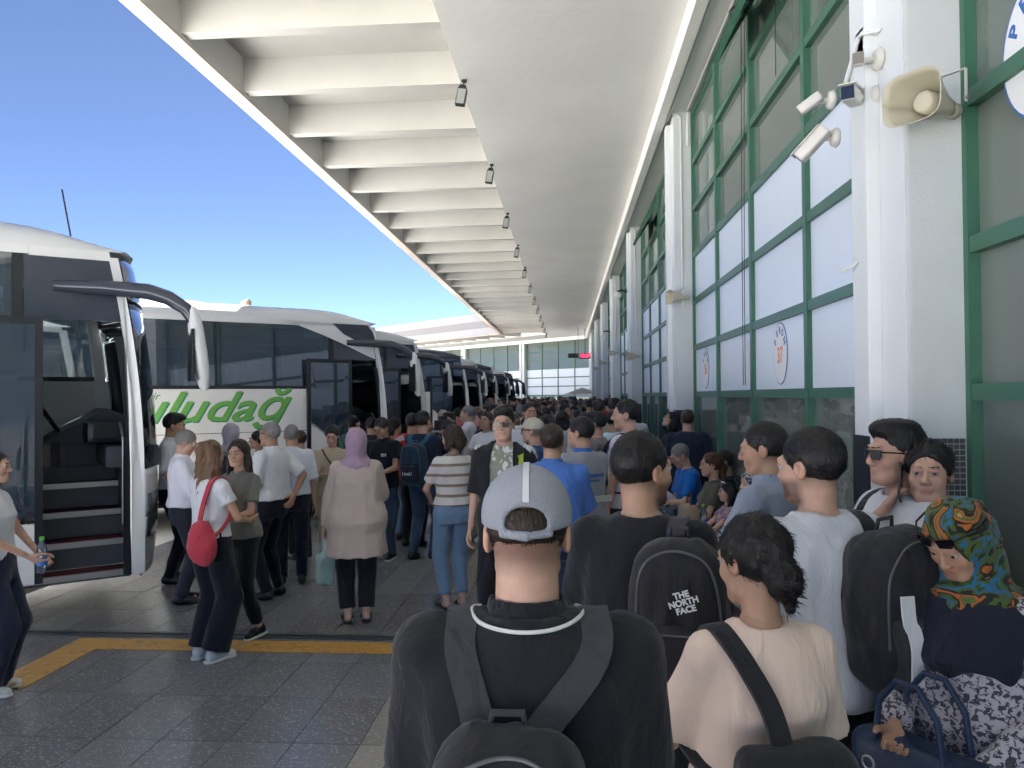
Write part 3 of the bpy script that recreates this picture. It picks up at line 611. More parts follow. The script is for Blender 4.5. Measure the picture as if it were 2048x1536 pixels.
    front('front_grille', 0.42, 0.58, BUSK, 0.003, 0.6, 1.9, 2)
    # rear, floor, wheels
    MB().box((-LEN, 0.03, 0.30), (-LEN + 0.03, WID - 0.03, 3.1)).build('rear_panel', paint, R)
    MB().box((-LEN + 0.04, 0.04, 0.34), (dx0 - 0.02, WID - 0.04, 0.40)).build('underfloor', BUSK, R)
    MB().box((-LEN + 0.04, 0.04, 1.14), (dx0 - 0.02, WID - 0.04, 1.20)).build('cabin_floor', INTD, R)
    for x in (-2.75, -8.9):
        for y, sg in ((0.16, -1), (WID - 0.16, 1)):
            wm = Matrix.Translation((x, y, 0.49)) @ Matrix.Rotation(rad(90), 4, 'X')
            wl = MB().lathe([(0.30, -0.14), (0.46, -0.14), (0.49, -0.10), (0.49, 0.10), (0.46, 0.14), (0.30, 0.14)], wm, 28).build('wheel', RUB, R, True)
            MB().lathe([(0.05, -0.12), (0.29, -0.13), (0.29, 0.13), (0.05, 0.12)], wm, 20).build('rim', ALU, wl, True)
    # stepwell, dashboard, seats
    MB().box((dx0 - 0.02, 0.95, 0.3), (dx1 + 0.02, 1.0, 1.2)).box((dx0 - 0.04, 0.04, 0.30), (dx0 - 0.01, 0.95, 1.75)).box((dx1 - 0.02, 0.06, 0.36), (dx1 + 0.01, 1.0, 1.25)).build('stepwell', INTD, R)
    for i in range(4):
        z = 0.36 + 0.235 * i; y0 = 0.05 + 0.23 * i
        MB().box((dx0, y0, z - 0.22 if i else 0.30), (dx1, y0 + 0.02, z - 0.045)).build('step_riser', INTD, R)
        MB().box((dx0, y0 + 0.045, z - 0.04), (dx1, y0 + 0.30, z)).build('step_tread', MAROON, R)
        MB().box((dx0, y0 - 0.005, z - 0.045), (dx1, y0 + 0.044, z + 0.004), 0.006).build('step_nosing', ALU, R)
    if detail > 1:
        MB().tube([(dx1 - 0.05, 0.08, 0.75), (dx1 - 0.05, 0.10, 1.5), (dx1 - 0.05, 0.3, 1.62)], 0.017).tube([(dx0 + 0.06, 0.10, 0.7), (dx0 + 0.06, 0.10, 1.6)], 0.017).build('grab_rail', GREYM, R)
        dash = MB(); dash.box((-0.62, 1.05, 1.1), (0.14, 2.4, 1.45), 0.06).box((-0.30, 0.25, 1.22), (0.16, 1.2, 1.42), 0.05)
        dash.prism([(-0.75, 1.42), (-0.60, 1.52), (-0.2, 1.74), (0.0, 1.66), (0.06, 1.42)], lambda a, b: (a, 1.05, b), lambda a, b: (a, 2.05, b)); dash.build('dashboard', INTD, R)
        MB().box((-0.42, 0.55, 1.43), (-0.05, 1.02, 1.62), 0.05).build('monitor_hood', BUSK, R)
        sw = [(-0.66 - 0.12 * math.sin(t), 1.55 + 0.23 * math.cos(t), 1.62 + 0.19 * math.sin(t)) for t in [2 * math.pi * i / 24 for i in range(25)]]
        MB().tube(sw, 0.016, 8).tube([(-0.66, 1.33, 1.62), (-0.66, 1.77, 1.62)], 0.012).build('steering_wheel', BUSK, R, True)
        MB().box((-1.55, 1.25, 1.2), (-1.05, 1.85, 1.68), 0.05).box((-1.62, 1.25, 1.62), (-1.48, 1.85, 2.35), 0.05).build('driver_seat', SEAT, R)
        MB().box((-1.02, 0.05, 1.2), (-0.99, 1.0, 1.9)).build('bulkhead', INTD, R)
        for i in range(11):
            x = -2.1 - 0.82 * i
            for y in (0.12, 0.60, 1.48, 1.96):
                st = MB().box((x - 0.08, y, 1.62), (x + 0.06, y + 0.42, 2.42), 0.045).box((x, y, 1.5), (x + 0.46, y + 0.42, 1.66), 0.03).build('seat', SEAT, R)
                MB().box((x - 0.09, y + 0.05, 2.30), (x + 0.066, y + 0.37, 2.46), 0.02).build('headrest_cover', mat('headrest_cloth', (0.45, 0.46, 0.46), 0.9), st)
        for x in (-2.82, -4.02, -5.75): MB().box((x - 0.12, 0.10, 2.1), (x + 0.12, 0.14, 3.0), 0.02).build('curtain', CURT, R)
        MB().box((-LEN + 0.1, 0.12, 2.72), (-1.4, 0.55, 2.98), 0.04).build('luggage_rack', mat('rack_grey', (0.16, 0.17, 0.19), 0.6), R)
        MB().box((-LEN + 0.1, WID - 0.55, 2.72), (-1.4, WID - 0.12, 2.98), 0.04).build('luggage_rack', mat('rack_grey'), R)
    # door leaf, slid open along the side
    DOOR = (-1.56, -0.80) if leaf is None else leaf
    d0, d1 = DOOR
    B.side('door', [(d0, 0.36), (d0, 2.50), (d0 + 0.06, 2.50), (d0 + 0.06, 0.36)], BUSK, 0.13, 0.04)
    B.side('door_frame', [(d1 - 0.06, 0.36), (d1 - 0.06, 2.50), (d1, 2.50), (d1, 0.36)], BUSK, 0.13, 0.04)
    B.side('door_frame', [(d0 + 0.061, 2.44), (d0 + 0.061, 2.50), (d1 - 0.061, 2.50), (d1 - 0.061, 2.44)], BUSK, 0.13, 0.04)
    curve = [(d0 + 0.061, 1.50), (d0 + 0.14, 1.46), (d0 + 0.24, 1.38), (d0 + 0.36, 1.22), (d0 + 0.48, 1.02), (d0 + 0.56, 0.88)]
    B.side('door_glass', [(d0 + 0.061, 2.439), (d1 - 0.061, 2.439), (d1 - 0.061, 0.90), (d0 + 0.58, 0.90)] + curve[::-1], BUSG, 0.125, 0.008)
    B.side('door_panel', [(d0 + 0.061, 0.36), (d0 + 0.061, 1.46)] + [(x, z - 0.04) for x, z in curve[1:]] + [(d1 - 0.061, 0.84), (d1 - 0.061, 0.36)], lowp, 0.13, 0.03)
    # mirrors: long dark arm and drooping mirror head on each front corner
    def mir(yb, sg):
        ym = yb + sg * 0.0
        pts = [(-0.72, yb - sg * 0.02, 2.78), (-0.35, yb + sg * 0.06, 2.78), (0.0, yb + sg * 0.14, 2.76), (0.16, yb + sg * 0.20, 2.71), (0.30, yb + sg * 0.24, 2.62), (0.39, yb + sg * 0.25, 2.48), (0.43, yb + sg * 0.25, 2.32)]
        arm = MB(); wds = [0.10, 0.13, 0.14, 0.13, 0.12, 0.10, 0.08]
        rings = []
        for i, p_ in enumerate(pts):
            a_ = Vector(pts[max(0, i - 1)]); b_ = Vector(pts[min(len(pts) - 1, i + 1)]); d_ = (b_ - a_).normalized(); u_ = Vector((0, 1, 0)); v_ = d_.cross(u_).normalized()
            rings.append([tuple(Vector(p_) + u_ * 0.055 * math.cos(t) + v_ * wds[i] / 2 * math.sin(t)) for t in [2 * math.pi * k / 12 for k in range(13)]])
        MB().grid(rings).build('mirror_arm', BUSD, R, True)
        hd = []
        for z, wx, wy in ((2.64, 0.02, 0.03), (2.60, 0.045, 0.07), (2.45, 0.062, 0.09), (2.25, 0.066, 0.10), (2.05, 0.060, 0.095), (1.93, 0.04, 0.07), (1.90, 0.015, 0.03)):
            cx = 0.36 + (2.62 - z) * 0.14
            hd.append([(cx + wx * math.copysign(abs(math.cos(t)) ** 0.7, math.cos(t)), yb + sg * 0.25 + wy * math.copysign(abs(math.sin(t)) ** 0.7, math.sin(t)), z) for t in [2 * math.pi * k / 16 for k in range(17)]])
        hh = MB().grid(hd).build('mirror_head', mirror_col or REFL, R, True)
        MB().box((0.33, yb + sg * 0.25 - 0.10, 1.98), (0.355, yb + sg * 0.25 + 0.10, 2.44), 0.01, Matrix.Rotation(rad(0), 4, 'Y')).build('mirror_rim', BUSK, hh)
    mir(tum(2.78), -1)
    return B
bus1 = make_bus((-3.80, 6.70), 'white coach with open door and maroon steps beside the edge of the yellow line', belt=2.03, leaf=None)
bus1.root.scale = (1, 1, 1.035)
MB().tube([(-0.55, 0.6, 3.30), (-0.62, 0.62, 3.72)], 0.008, 6).build('aerial', BUSK, bus1.root)
bus2 = make_bus((-2.98, 12.66), 'white coach with big green script lettering and a swooping white roof line')
b = bus2
# white swoosh and the dark quarter window over the door
sw_lo = [b.pix(*p, 0.01) for p in ((478, 629), (540, 636), (600, 650), (650, 670), (700, 693), (735, 711))]
b.side('swoosh_panel', sw_lo + [(-rake(2.6) - 0.09, 2.52), (-rake(2.9) - 0.09, 2.9), (-rake(3.02) - 0.09, 3.04), (sw_lo[0][0] - 0.3, 3.04)], BUSW, 0.012, 0.012)
b.side('quarter_window', [b.pix(*p, 0.02) for p in ((668, 646), (690, 668), (728, 688), (756, 690), (748, 664), (738, 650))], BUSD, 0.020, 0.008)
# lettering on the side
def on_side(bus, x, z, off): return Matrix.Translation((x, -off, z)) @ Matrix(((1, 0, 0, 0), (0, 0, -1, 0), (0, 1, 0, 0), (0, 0, 0, 1)))
c0, c1 = b.pix(272, 800), b.pix(583, 800); hz = (b.pix(420, 785)[1] + b.pix(420, 842)[1]) / 2 - 0.02
wd = c1[0] - c0[0]
for m_, dx_, off in ((GRN2, 0.018, 0.0016), (GRN1, 0.0, 0.0042)):
    t = text_mesh('lettering', 'uludağ', 0.62, m_, Matrix.Identity(4), b.root, shear=0.45, extrude=0.001, bold=0.008)
    xs = [v.co.x for v in t.data.vertices]; sc = wd / (max(xs) - min(xs))
    t.data.transform(on_side(b, (c0[0] + c1[0]) / 2 + dx_, hz - dx_, off) @ Matrix.Diagonal((sc, 1, 1, 1)) @ Matrix.Translation((-(max(xs) + min(xs)) / 2, 0, 0)))
q = b.pix(300, 793); text_mesh('small_lettering', 'Balıkesir', 0.15, GRN2, on_side(b, q[0] - 0.14, q[1], 0.004), b.root, shear=0.4, extrude=0.001)
# oval mountain emblem farther back on the same side
q0, q1 = b.pix(105, 815), b.pix(214, 815); ecx, ehx = (q0[0] + q1[0]) / 2, (q1[0] - q0[0]) / 2; ecz = b.pix(160, 815)[1]
EM1 = mat('emblem_blue_grey', (0.35, 0.45, 0.50), 0.4); EMB = mat('emblem_black', (0.01, 0.012, 0.015), 0.4); EMO = mat('emblem_orange', (0.75, 0.30, 0.05), 0.4); EMG = mat('emblem_green', (0.10, 0.28, 0.10), 0.4)
el = [(ecx + ehx * math.cos(2 * math.pi * i / 40), ecz + 0.19 * math.sin(2 * math.pi * i / 40)) for i in range(40)]
b.side('emblem', el, EM1, 0.003, 0.002)
b.side('emblem', [(ecx + (x - ecx) * 0.97, z) for x, z in el if z < ecz - 0.03], EMG, 0.0045, 0.001)
for mx_, mh in ((-0.45, 0.13), (-0.05, 0.16), (0.42, 0.14)):
    x0 = ecx + ehx * mx_
    b.side('emblem', [(x0 - 0.22, ecz - 0.06), (x0, ecz - 0.06 + mh), (x0 + 0.2, ecz - 0.06)], EMB, 0.006, 0.001)
    b.side('emblem', [(x0 - 0.10, ecz + 0.0), (x0, ecz - 0.06 + mh), (x0 + 0.09, ecz + 0.005), (x0 + 0.03, ecz + 0.02), (x0 - 0.02, ecz - 0.01)], SIGNW, 0.0075, 0.001)
b.side('emblem', [(ecx + 0.2 * ehx + 0.045 * math.cos(t), ecz + 0.05 + 0.045 * math.sin(t)) for t in [2 * math.pi * i / 16 for i in range(16)]], EMO, 0.0052, 0.001)
# the row of coaches behind
make_bus((-3.05, 16.6), 'white coach with plain side parked between the lettered coach and the dark one', detail=1)
bus4 = make_bus((-3.0, 23.6), 'dark coach with white lower panel and dark upper body in the row', paint=BUSD, upper=BUSD, roof_pod=False, detail=1)
pn = MB()
for k_ in [0, 1, 2, 3, 5, 6, 7, 9, 10, 12, 13]: pn.box((-3.3 + .11 * k_, -.008, 1.86 - .028 * k_), (-3.3 + .11 * k_ + .07, -.004, 1.97 - .028 * k_))
pn.build('number_marks', SIGNW, bus4.root)
make_bus((-3.1, 28.2), 'white coach with dark windscreen band beyond the dark coach', detail=1)
make_bus((-3.0, 33.2), 'dark blue coach with white mirrors beside the small white van', paint=BUSD, upper=BUSD, roof_pod=False, detail=1)
make_bus((-3.0, 39.5), 'white coach with black mirrors in front of the far wing', detail=1, mirror_col=BUSK)
make_bus((-2.9, 43.6), 'dark red coach with black mirrors closest to the angled wing', paint=mat('bus_maroon', (0.10, 0.015, 0.02), 0.25, coat=0.4), upper=mat('bus_maroon'), roof_pod=False, detail=1, mirror_col=BUSK, low_white=False)
# small van between the coaches
r = empty('delivery_van', (-2.95, 36.6, 0), math.pi / 2 - HEAD); tag(r, 'small white van with sloping cab wedged between the far coaches', 'van')
MB().prism([(-3.6, 0.35), (-3.6, 2.35), (-1.3, 2.4), (-0.75, 2.3), (-0.15, 1.45), (0.15, 1.15), (0.2, 0.4)], lambda a, b_: (a, 0.0, b_), lambda a, b_: (a, 1.8, b_)).build('body', BUSW, r)
MB().prism([(-1.25, 1.35), (-1.25, 2.2), (-0.78, 2.15), (-0.2, 1.45)], lambda a, b_: (a, -0.006, b_), lambda a, b_: (a, -0.001, b_)).build('side_window', BUSG, r)
MB().prism([(0.1, 1.45), (1.7, 1.45), (1.6, 2.25), (0.2, 2.25)], lambda a, b_: (-0.14 - (b_ - 1.45) * 0.72 + 0.02, a, b_), lambda a, b_: (-0.14 - (b_ - 1.45) * 0.72 + 0.006, a, b_)).build('windscreen', BUSG, r)
for x in (-0.6, -2.9):
    for y in (0.05, 1.75): MB().lathe([(0.2, -0.1), (0.33, -0.1), (0.33, 0.1), (0.2, 0.1)], Matrix.Translation((x, y, 0.33)) @ Matrix.Rotation(rad(90), 4, 'X')).build('wheel', RUB, r, True)
# ================================================================== PEOPLE: implicit surfaces -> meshes
from mathutils.bvhtree import BVHTree
V3 = lambda *a: np.array(a, float)
def drape(bvh, pts, off=.008, sub=6, reach=.07):
    """smooth path through pts, lifted off the garment it lies on"""
    pts = [Vector(p) for p in pts]; out = []
    for i in range(len(pts) - 1):
        p0 = pts[max(0, i - 1)]; p1 = pts[i]; p2 = pts[i + 1]; p3 = pts[min(len(pts) - 1, i + 2)]
        for k in range(sub):
            t = k / sub; out.append(0.5 * ((2 * p1) + (p2 - p0) * t + (2 * p0 - 5 * p1 + 4 * p2 - p3) * t * t + (3 * p1 - p0 - 3 * p2 + p3) * t ** 3))
    out.append(pts[-1])
    if bvh is not None:
        for i, p in enumerate(out):
            l_, n_, _, d_ = bvh.find_nearest(p)
            if l_ is not None and ((p - l_).dot(n_) < off or d_ < reach * .35): out[i] = l_ + n_ * off
        for _ in range(2): out = [out[0]] + [(out[i - 1] + out[i] * 2 + out[i + 1]) / 4 for i in range(1, len(out) - 1)] + [out[-1]]
    return out
class Field:
    def __init__(s, lo, hi, h):
        s.ax = [np.arange(lo[i] - 2.5 * h, hi[i] + 3.5 * h, h) for i in range(3)]; s.h = h
        s.F = np.full([len(a) for a in s.ax], 0.5, np.float32)
    def _sub(s, lo, hi, m):
        sl = tuple(slice(max(0, int(np.searchsorted(s.ax[i], lo[i] - m)) - 1), min(len(s.ax[i]), int(np.searchsorted(s.ax[i], hi[i] + m)) + 1)) for i in range(3))
        X = s.ax[0][sl[0]][:, None, None]; Y = s.ax[1][sl[1]][None, :, None]; Z = s.ax[2][sl[2]][None, None, :]
        return sl, X, Y, Z
    def _mix(s, sl, d, k):
        a = s.F[sl]
        if k <= 0: s.F[sl] = np.minimum(a, d); return
        hh = np.clip(0.5 + 0.5 * (d - a) / k, 0, 1); s.F[sl] = d + (a - d) * hh - k * hh * (1 - hh)
    def cone(s, a, b, ra, rb, k=0.02, cut=None):
        a = np.asarray(a, float); b = np.asarray(b, float); m = 3 * s.h + k; r = max(ra, rb)
        sl, X, Y, Z = s._sub(np.minimum(a, b) - r, np.maximum(a, b) + r, m)
        if min(x.size for x in (X, Y, Z)) == 0: return
        ba = b - a; L = max(1e-9, ba @ ba); t = np.clip(((X - a[0]) * ba[0] + (Y - a[1]) * ba[1] + (Z - a[2]) * ba[2]) / L, 0, 1)
        d = np.sqrt((X - a[0] - t * ba[0]) ** 2 + (Y - a[1] - t * ba[1]) ** 2 + (Z - a[2] - t * ba[2]) ** 2) - (ra + (rb - ra) * t)
        if cut is not None:      # flat end at b
            n = ba / math.sqrt(L); d = np.maximum(d, (X - b[0]) * n[0] + (Y - b[1]) * n[1] + (Z - b[2]) * n[2])
        s._mix(sl, d.astype(np.float32), k)
    def ell(s, c, r, k=0.02, R=None, sub=False):
        c = np.asarray(c, float); r = np.asarray(r, float); m = 3 * s.h + k; rr = np.full(3, r.max())
        sl, X, Y, Z = s._sub(c - rr, c + rr, m)
        if min(x.size for x in (X, Y, Z)) == 0: return
        x, y, z = X - c[0], Y - c[1], Z - c[2]
        if R is not None: x, y, z = (R[0, 0] * x + R[1, 0] * y + R[2, 0] * z, R[0, 1] * x + R[1, 1] * y + R[2, 1] * z, R[0, 2] * x + R[1, 2] * y + R[2, 2] * z)
        q = np.sqrt((x / r[0]) ** 2 + (y / r[1]) ** 2 + (z / r[2]) ** 2)
        g = np.sqrt((x / r[0] ** 2) ** 2 + (y / r[1] ** 2) ** 2 + (z / r[2] ** 2) ** 2) + 1e-9
        d = (q * (q - 1) / g).astype(np.float32)
        if sub:
            a = s.F[sl]; d = -d; hh = np.clip(0.5 - 0.5 * (d - a) / max(k, 1e-6), 0, 1); s.F[sl] = d + (a - d) * hh + k * hh * (1 - hh)
        else: s._mix(sl, d, k)
    def loft(s, tab, off, T, z0, z1, k=0.02):
        """torso: table rows (z, halfwidth, halfdepth, ycentre) in the torso frame T=(origin, R)"""
        o, R = T; tab = np.asarray(tab); X = s.ax[0][:, None, None] - o[0]; Y = s.ax[1][None, :, None] - o[1]; Z = s.ax[2][None, None, :] - o[2]
        x = R[0, 0] * X + R[1, 0] * Y + R[2, 0] * Z; y = R[0, 1] * X + R[1, 1] * Y + R[2, 1] * Z; z = R[0, 2] * X + R[1, 2] * Y + R[2, 2] * Z
        zi = tab[:, 0]; off = np.interp(z, zi, off) if np.ndim(off) else off
        w = np.interp(z, zi, tab[:, 1]) + off; d_ = np.interp(z, zi, tab[:, 2]) + off; yc = np.interp(z, zi, tab[:, 3])
        q = (np.abs(x / w) ** 2.35 + np.abs((y - yc) / d_) ** 2.35) ** (1 / 2.35)
        d = (q - 1) * np.minimum(w, d_); d = np.maximum(d, np.maximum(z0 - z, z - z1))
        s._mix((slice(None),) * 3, d.astype(np.float32), k)
    def rbox(s, c, hf, r, T, k=0.01):
        o, R = T; X = s.ax[0][:, None, None] - o[0]; Y = s.ax[1][None, :, None] - o[1]; Z = s.ax[2][None, None, :] - o[2]
        q = [np.abs(R[0, a] * X + R[1, a] * Y + R[2, a] * Z - c[a]) - (hf[a] - r) for a in range(3)]
        d = np.sqrt(sum(np.maximum(v, 0) ** 2 for v in q)) + np.minimum(np.maximum(q[0], np.maximum(q[1], q[2])), 0) - r; s._mix((slice(None),) * 3, d.astype(np.float32), k)
    def keep(s, fn):
        s.F = np.maximum(s.F, fn(s.ax[0][:, None, None], s.ax[1][None, :, None], s.ax[2][None, None, :]).astype(np.float32))
    def mesh(s):
        F = s.F; F[0] = F[-1] = 0.5; F[:, 0] = F[:, -1] = 0.5; F[:, :, 0] = F[:, :, -1] = 0.5
        I = F < 0; c = np.zeros([n - 1 for n in F.shape], np.int8); cs = [(i, j, k) for i in (0, 1) for j in (0, 1) for k in (0, 1)]
        sh = lambda A, o: A[o[0]:A.shape[0] - 1 + o[0], o[1]:A.shape[1] - 1 + o[1], o[2]:A.shape[2] - 1 + o[2]]
        for o in cs: c += sh(I, o)
        act = (c > 0) & (c < 8); ids = np.argwhere(act)
        if len(ids) == 0: return np.zeros((0, 3)), np.zeros((0, 4), int)
        idx = np.full(c.shape, -1, np.int64); idx[act] = np.arange(len(ids))
        val = {o: F[ids[:, 0] + o[0], ids[:, 1] + o[1], ids[:, 2] + o[2]] for o in cs}
        P = np.zeros((len(ids), 3)); N = np.zeros(len(ids))
        for o in cs:
            for a in range(3):
                if o[a] == 0:
                    p = list(o); p[a] = 1; p = tuple(p); va, vb = val[o], val[p]; x = (va < 0) != (vb < 0)
                    t = np.where(x, va / np.where(x, va - vb, 1), 0)
                    for q in range(3): P[:, q] += np.where(x, o[q] + (t if q == a else 0), 0)
                    N += x
        P /= N[:, None]; P = P + ids
        vs = np.stack([s.ax[a][0] + P[:, a] * s.h for a in range(3)], 1)
        qs = []
        for a in range(3):
            b, d = (a + 1) % 3, (a + 2) % 3
            s0 = [slice(None)] * 3; s1 = [slice(None)] * 3; s0[a] = slice(0, -1); s1[a] = slice(1, None)
            x = I[tuple(s0)] != I[tuple(s1)]; e = np.argwhere(x)
            e = e[(e[:, b] > 0) & (e[:, d] > 0) & (e[:, b] < F.shape[b] - 1) & (e[:, d] < F.shape[d] - 1)]
            g = lambda ob, od: idx[tuple((e[:, q] - (ob if q == b else od if q == d else 0)) for q in range(3))]
            qd = np.stack([g(1, 1), g(0, 1), g(0, 0), g(1, 0)], 1)
            fl = I[e[:, 0], e[:, 1], e[:, 2]]; qd[~fl] = qd[~fl][:, ::-1]; qs.append(qd)
        Q = np.concatenate(qs); Q = Q[(Q >= 0).all(1)]
        return vs, Q
def np_mesh(name, vs, qs, mats, midx=None):
    me = bpy.data.meshes.new(name); me.vertices.add(len(vs)); me.vertices.foreach_set('co', np.asarray(vs, np.float32).ravel())
    me.loops.add(len(qs) * 4); me.loops.foreach_set('vertex_index', np.asarray(qs, np.int32).ravel())
    me.polygons.add(len(qs)); me.polygons.foreach_set('loop_start', np.arange(0, len(qs) * 4, 4, dtype=np.int32)); me.polygons.foreach_set('loop_total', np.full(len(qs), 4, np.int32))
    me.polygons.foreach_set('use_smooth', np.ones(len(qs), bool))
    for m in mats: me.materials.append(m)
    if midx is not None: me.polygons.foreach_set('material_index', np.asarray(midx, np.int32))
    me.update(calc_edges=True); return me
def vnoise(P, f, seed):
    """cheap value noise"""
    rs = np.random.RandomState(seed); Lt = rs.rand(17, 17, 17) * 2 - 1; q = P * np.asarray(f) + rs.rand(3) * 9; i = np.floor(q).astype(int); t = q - i; t = t * t * (3 - 2 * t); i %= 16; o = 0
    for a in (0, 1):
        for b in (0, 1):
            for c in (0, 1): o = o + Lt[i[:, 0] + a, i[:, 1] + b, i[:, 2] + c] * (t[:, 0] if a else 1 - t[:, 0]) * (t[:, 1] if b else 1 - t[:, 1]) * (t[:, 2] if c else 1 - t[:, 2])
    return o
def normals(vs, qs):
    n = np.cross(vs[qs[:, 2]] - vs[qs[:, 0]], vs[qs[:, 3]] - vs[qs[:, 1]]); N = np.zeros_like(vs)
    for k in range(4): np.add.at(N, qs[:, k], n)
    return N / (np.linalg.norm(N, axis=1)[:, None] + 1e-12)
def rotm(ax, a):
    c, s = math.cos(a), math.sin(a)
    return np.array({'x': [[1, 0, 0], [0, c, -s], [0, s, c]], 'y': [[c, 0, s], [0, 1, 0], [-s, 0, c]], 'z': [[c, -s, 0], [s, c, 0], [0, 0, 1]]}[ax])
# ---- skin with stubble / lips / blush carried by a colour attribute
def skin_mat(key, col):
    if key in _mats: return _mats[key]
    m = mat(key, col, 0.5, 0, 0.16, 26, 0.16, 260, 0.4); n = m.node_tree.nodes; l = m.node_tree.links; p = n['Principled BSDF']
    p.inputs['Subsurface Weight'].default_value = 0.12; p.inputs['Subsurface Radius'].default_value = (0.012, 0.005, 0.003); p.inputs['Subsurface Scale'].default_value = 1.0
    base = p.inputs['Base Color'].links[0].from_socket; at = n.new('ShaderNodeAttribute'); at.attribute_name = 'tint'
    mx = n.new('ShaderNodeMix'); mx.data_type = 'RGBA'; mx.blend_type = 'MULTIPLY'; mx.inputs[0].default_value = 1.0
    l.new(base, mx.inputs[6]); l.new(at.outputs['Color'], mx.inputs[7]); l.new(mx.outputs[2], p.inputs['Base Color']); return m
SK = [skin_mat('skin_light', (0.56, 0.34, 0.25)), skin_mat('skin_tan', (0.46, 0.27, 0.18)), skin_mat('skin_olive', (0.38, 0.215, 0.14))]
def hair_mat(key, col):
    if key in _mats: return _mats[key]
    m = mat(key, col, 0.45, 0, 0.5, 90, 0.0, 1, 0.4); n = m.node_tree.nodes; l = m.node_tree.links; p = n['Principled BSDF']
    tc = [x for x in n if x.type == 'TEX_COORD'][0]; mp = n.new('ShaderNodeMapping'); mp.inputs['Scale'].default_value = (170, 170, 22); l.new(tc.outputs['Object'], mp.inputs[0])
    no = n.new('ShaderNodeTexNoise'); no.inputs['Scale'].default_value = 1.0; no.inputs['Detail'].default_value = 3; l.new(mp.outputs[0], no.inputs['Vector'])
    b = n.new('ShaderNodeBump'); b.inputs['Strength'].default_value = 0.8; b.inputs['Distance'].default_value = 0.006; l.new(no.outputs[0], b.inputs['Height']); l.new(b.outputs[0], p.inputs['Normal'])
    return m
HAIRC = {'black': hair_mat('hair_black', (0.012, 0.010, 0.010)), 'brown': hair_mat('hair_dark_brown', (0.035, 0.022, 0.015)), 'light': hair_mat('hair_light_brown', (0.16, 0.09, 0.05)), 'grey': hair_mat('hair_grey', (0.21, 0.20, 0.195)), 'auburn': hair_mat('hair_auburn', (0.08, 0.032, 0.018))}
EYEW = mat('eye_white', (0.45, 0.42, 0.40), 0.25); EYEI = mat('eye_iris', (0.02, 0.012, 0.008), 0.15)
SHADES = mat('sunglass_lens', (0.008, 0.008, 0.010), 0.08)
SHADEF = mat('sunglass_frame', (0.01, 0.01, 0.01), 0.3)
MALE = [(0.80, .150, .105, -.005), (0.90, .168, .118, -.008), (0.97, .166, .116, -.004), (1.07, .150, .108, .006), (1.18, .158, .112, .006), (1.295, .172, .118, .0), (1.365, .178, .106, -.010), (1.414, .158, .088, -.018), (1.446, .100, .072, -.02), (1.478, .060, .056, -.016)]
FEMALE = [(0.80, .150, .110, -.008), (0.90, .172, .125, -.012), (0.97, .166, .118, -.006), (1.07, .130, .096, .004), (1.18, .138, .104, .008), (1.26, .148, .120, .014), (1.345, .150, .098, -.004), (1.400, .132, .080, -.016), (1.436, .082, .062, -.018), (1.47, .050, .048, -.014)]
def ik(a, b, l1, l2, hint):
    d = b - a; L = np.linalg.norm(d); L2 = min(L, (l1 + l2) * 0.999); u = d / (L + 1e-9); b = a + u * L2
    x = (l1 * l1 - l2 * l2 + L2 * L2) / (2 * L2); h = math.sqrt(max(0, l1 * l1 - x * x)); hint = np.asarray(hint, float); hint = hint - u * (hint @ u); hint /= np.linalg.norm(hint) + 1e-9
    return a + u * x + hint * h, b
ARMS = {  # wrist target for the +x arm in the torso frame (z from the ground, body 1.72 tall), elbow hint, palm normal, finger curl
    'down': ((.255, .03, .80), (.4, -1, 0), (-1, 0, 0), .35), 'hang': ((.24, .08, .82), (.5, -1, .1), (-1, .2, 0), .5),
    'bent': ((.09, .30, 1.06), (.7, -.6, -.4), (-.4, 0, .9), .7), 'front': ((.13, .27, .98), (.8, -.5, -.2), (-.5, -.2, .8), .6), 'phone': ((.08, .33, 1.16), (.6, -.4, -.6), (-.3, -.8, .4), .8),
    'ear': ((.150, .075, 1.46), (.6, .5, -1), (-1, 0, .0), .8), 'crossed': ((-.04, .20, 1.14), (.9, .1, -.5), (-.2, -1, 0), .3), 'hip': ((.20, .05, .99), (1, -.35, 0), (-1, 0, 0), .5),
    'pocket': ((.215, .09, .90), (.9, -.6, 0), (-1, 0, 0), .4), 'reach': ((.14, .42, 1.02), (.7, -.3, -.6), (0, 0, -1), .2), 'camera': ((.12, .26, 1.46), (.8, .1, -.7), (-.7, -.3, 0), .9),
    'lap': ((.10, .30, .98), (.9, -.4, 0), (0, 0, -1), .4), 'chest': ((.04, .24, 1.22), (.8, -.2, -.6), (0, -1, 0), .5), 'back': ((.10, -.20, 1.0), (.9, -.5, 0), (0, 1, 0), .5), 'head': ((.16, .10, 1.62), (1, .2, .1), (-1, 0, 0), .5)}
class Person: pass
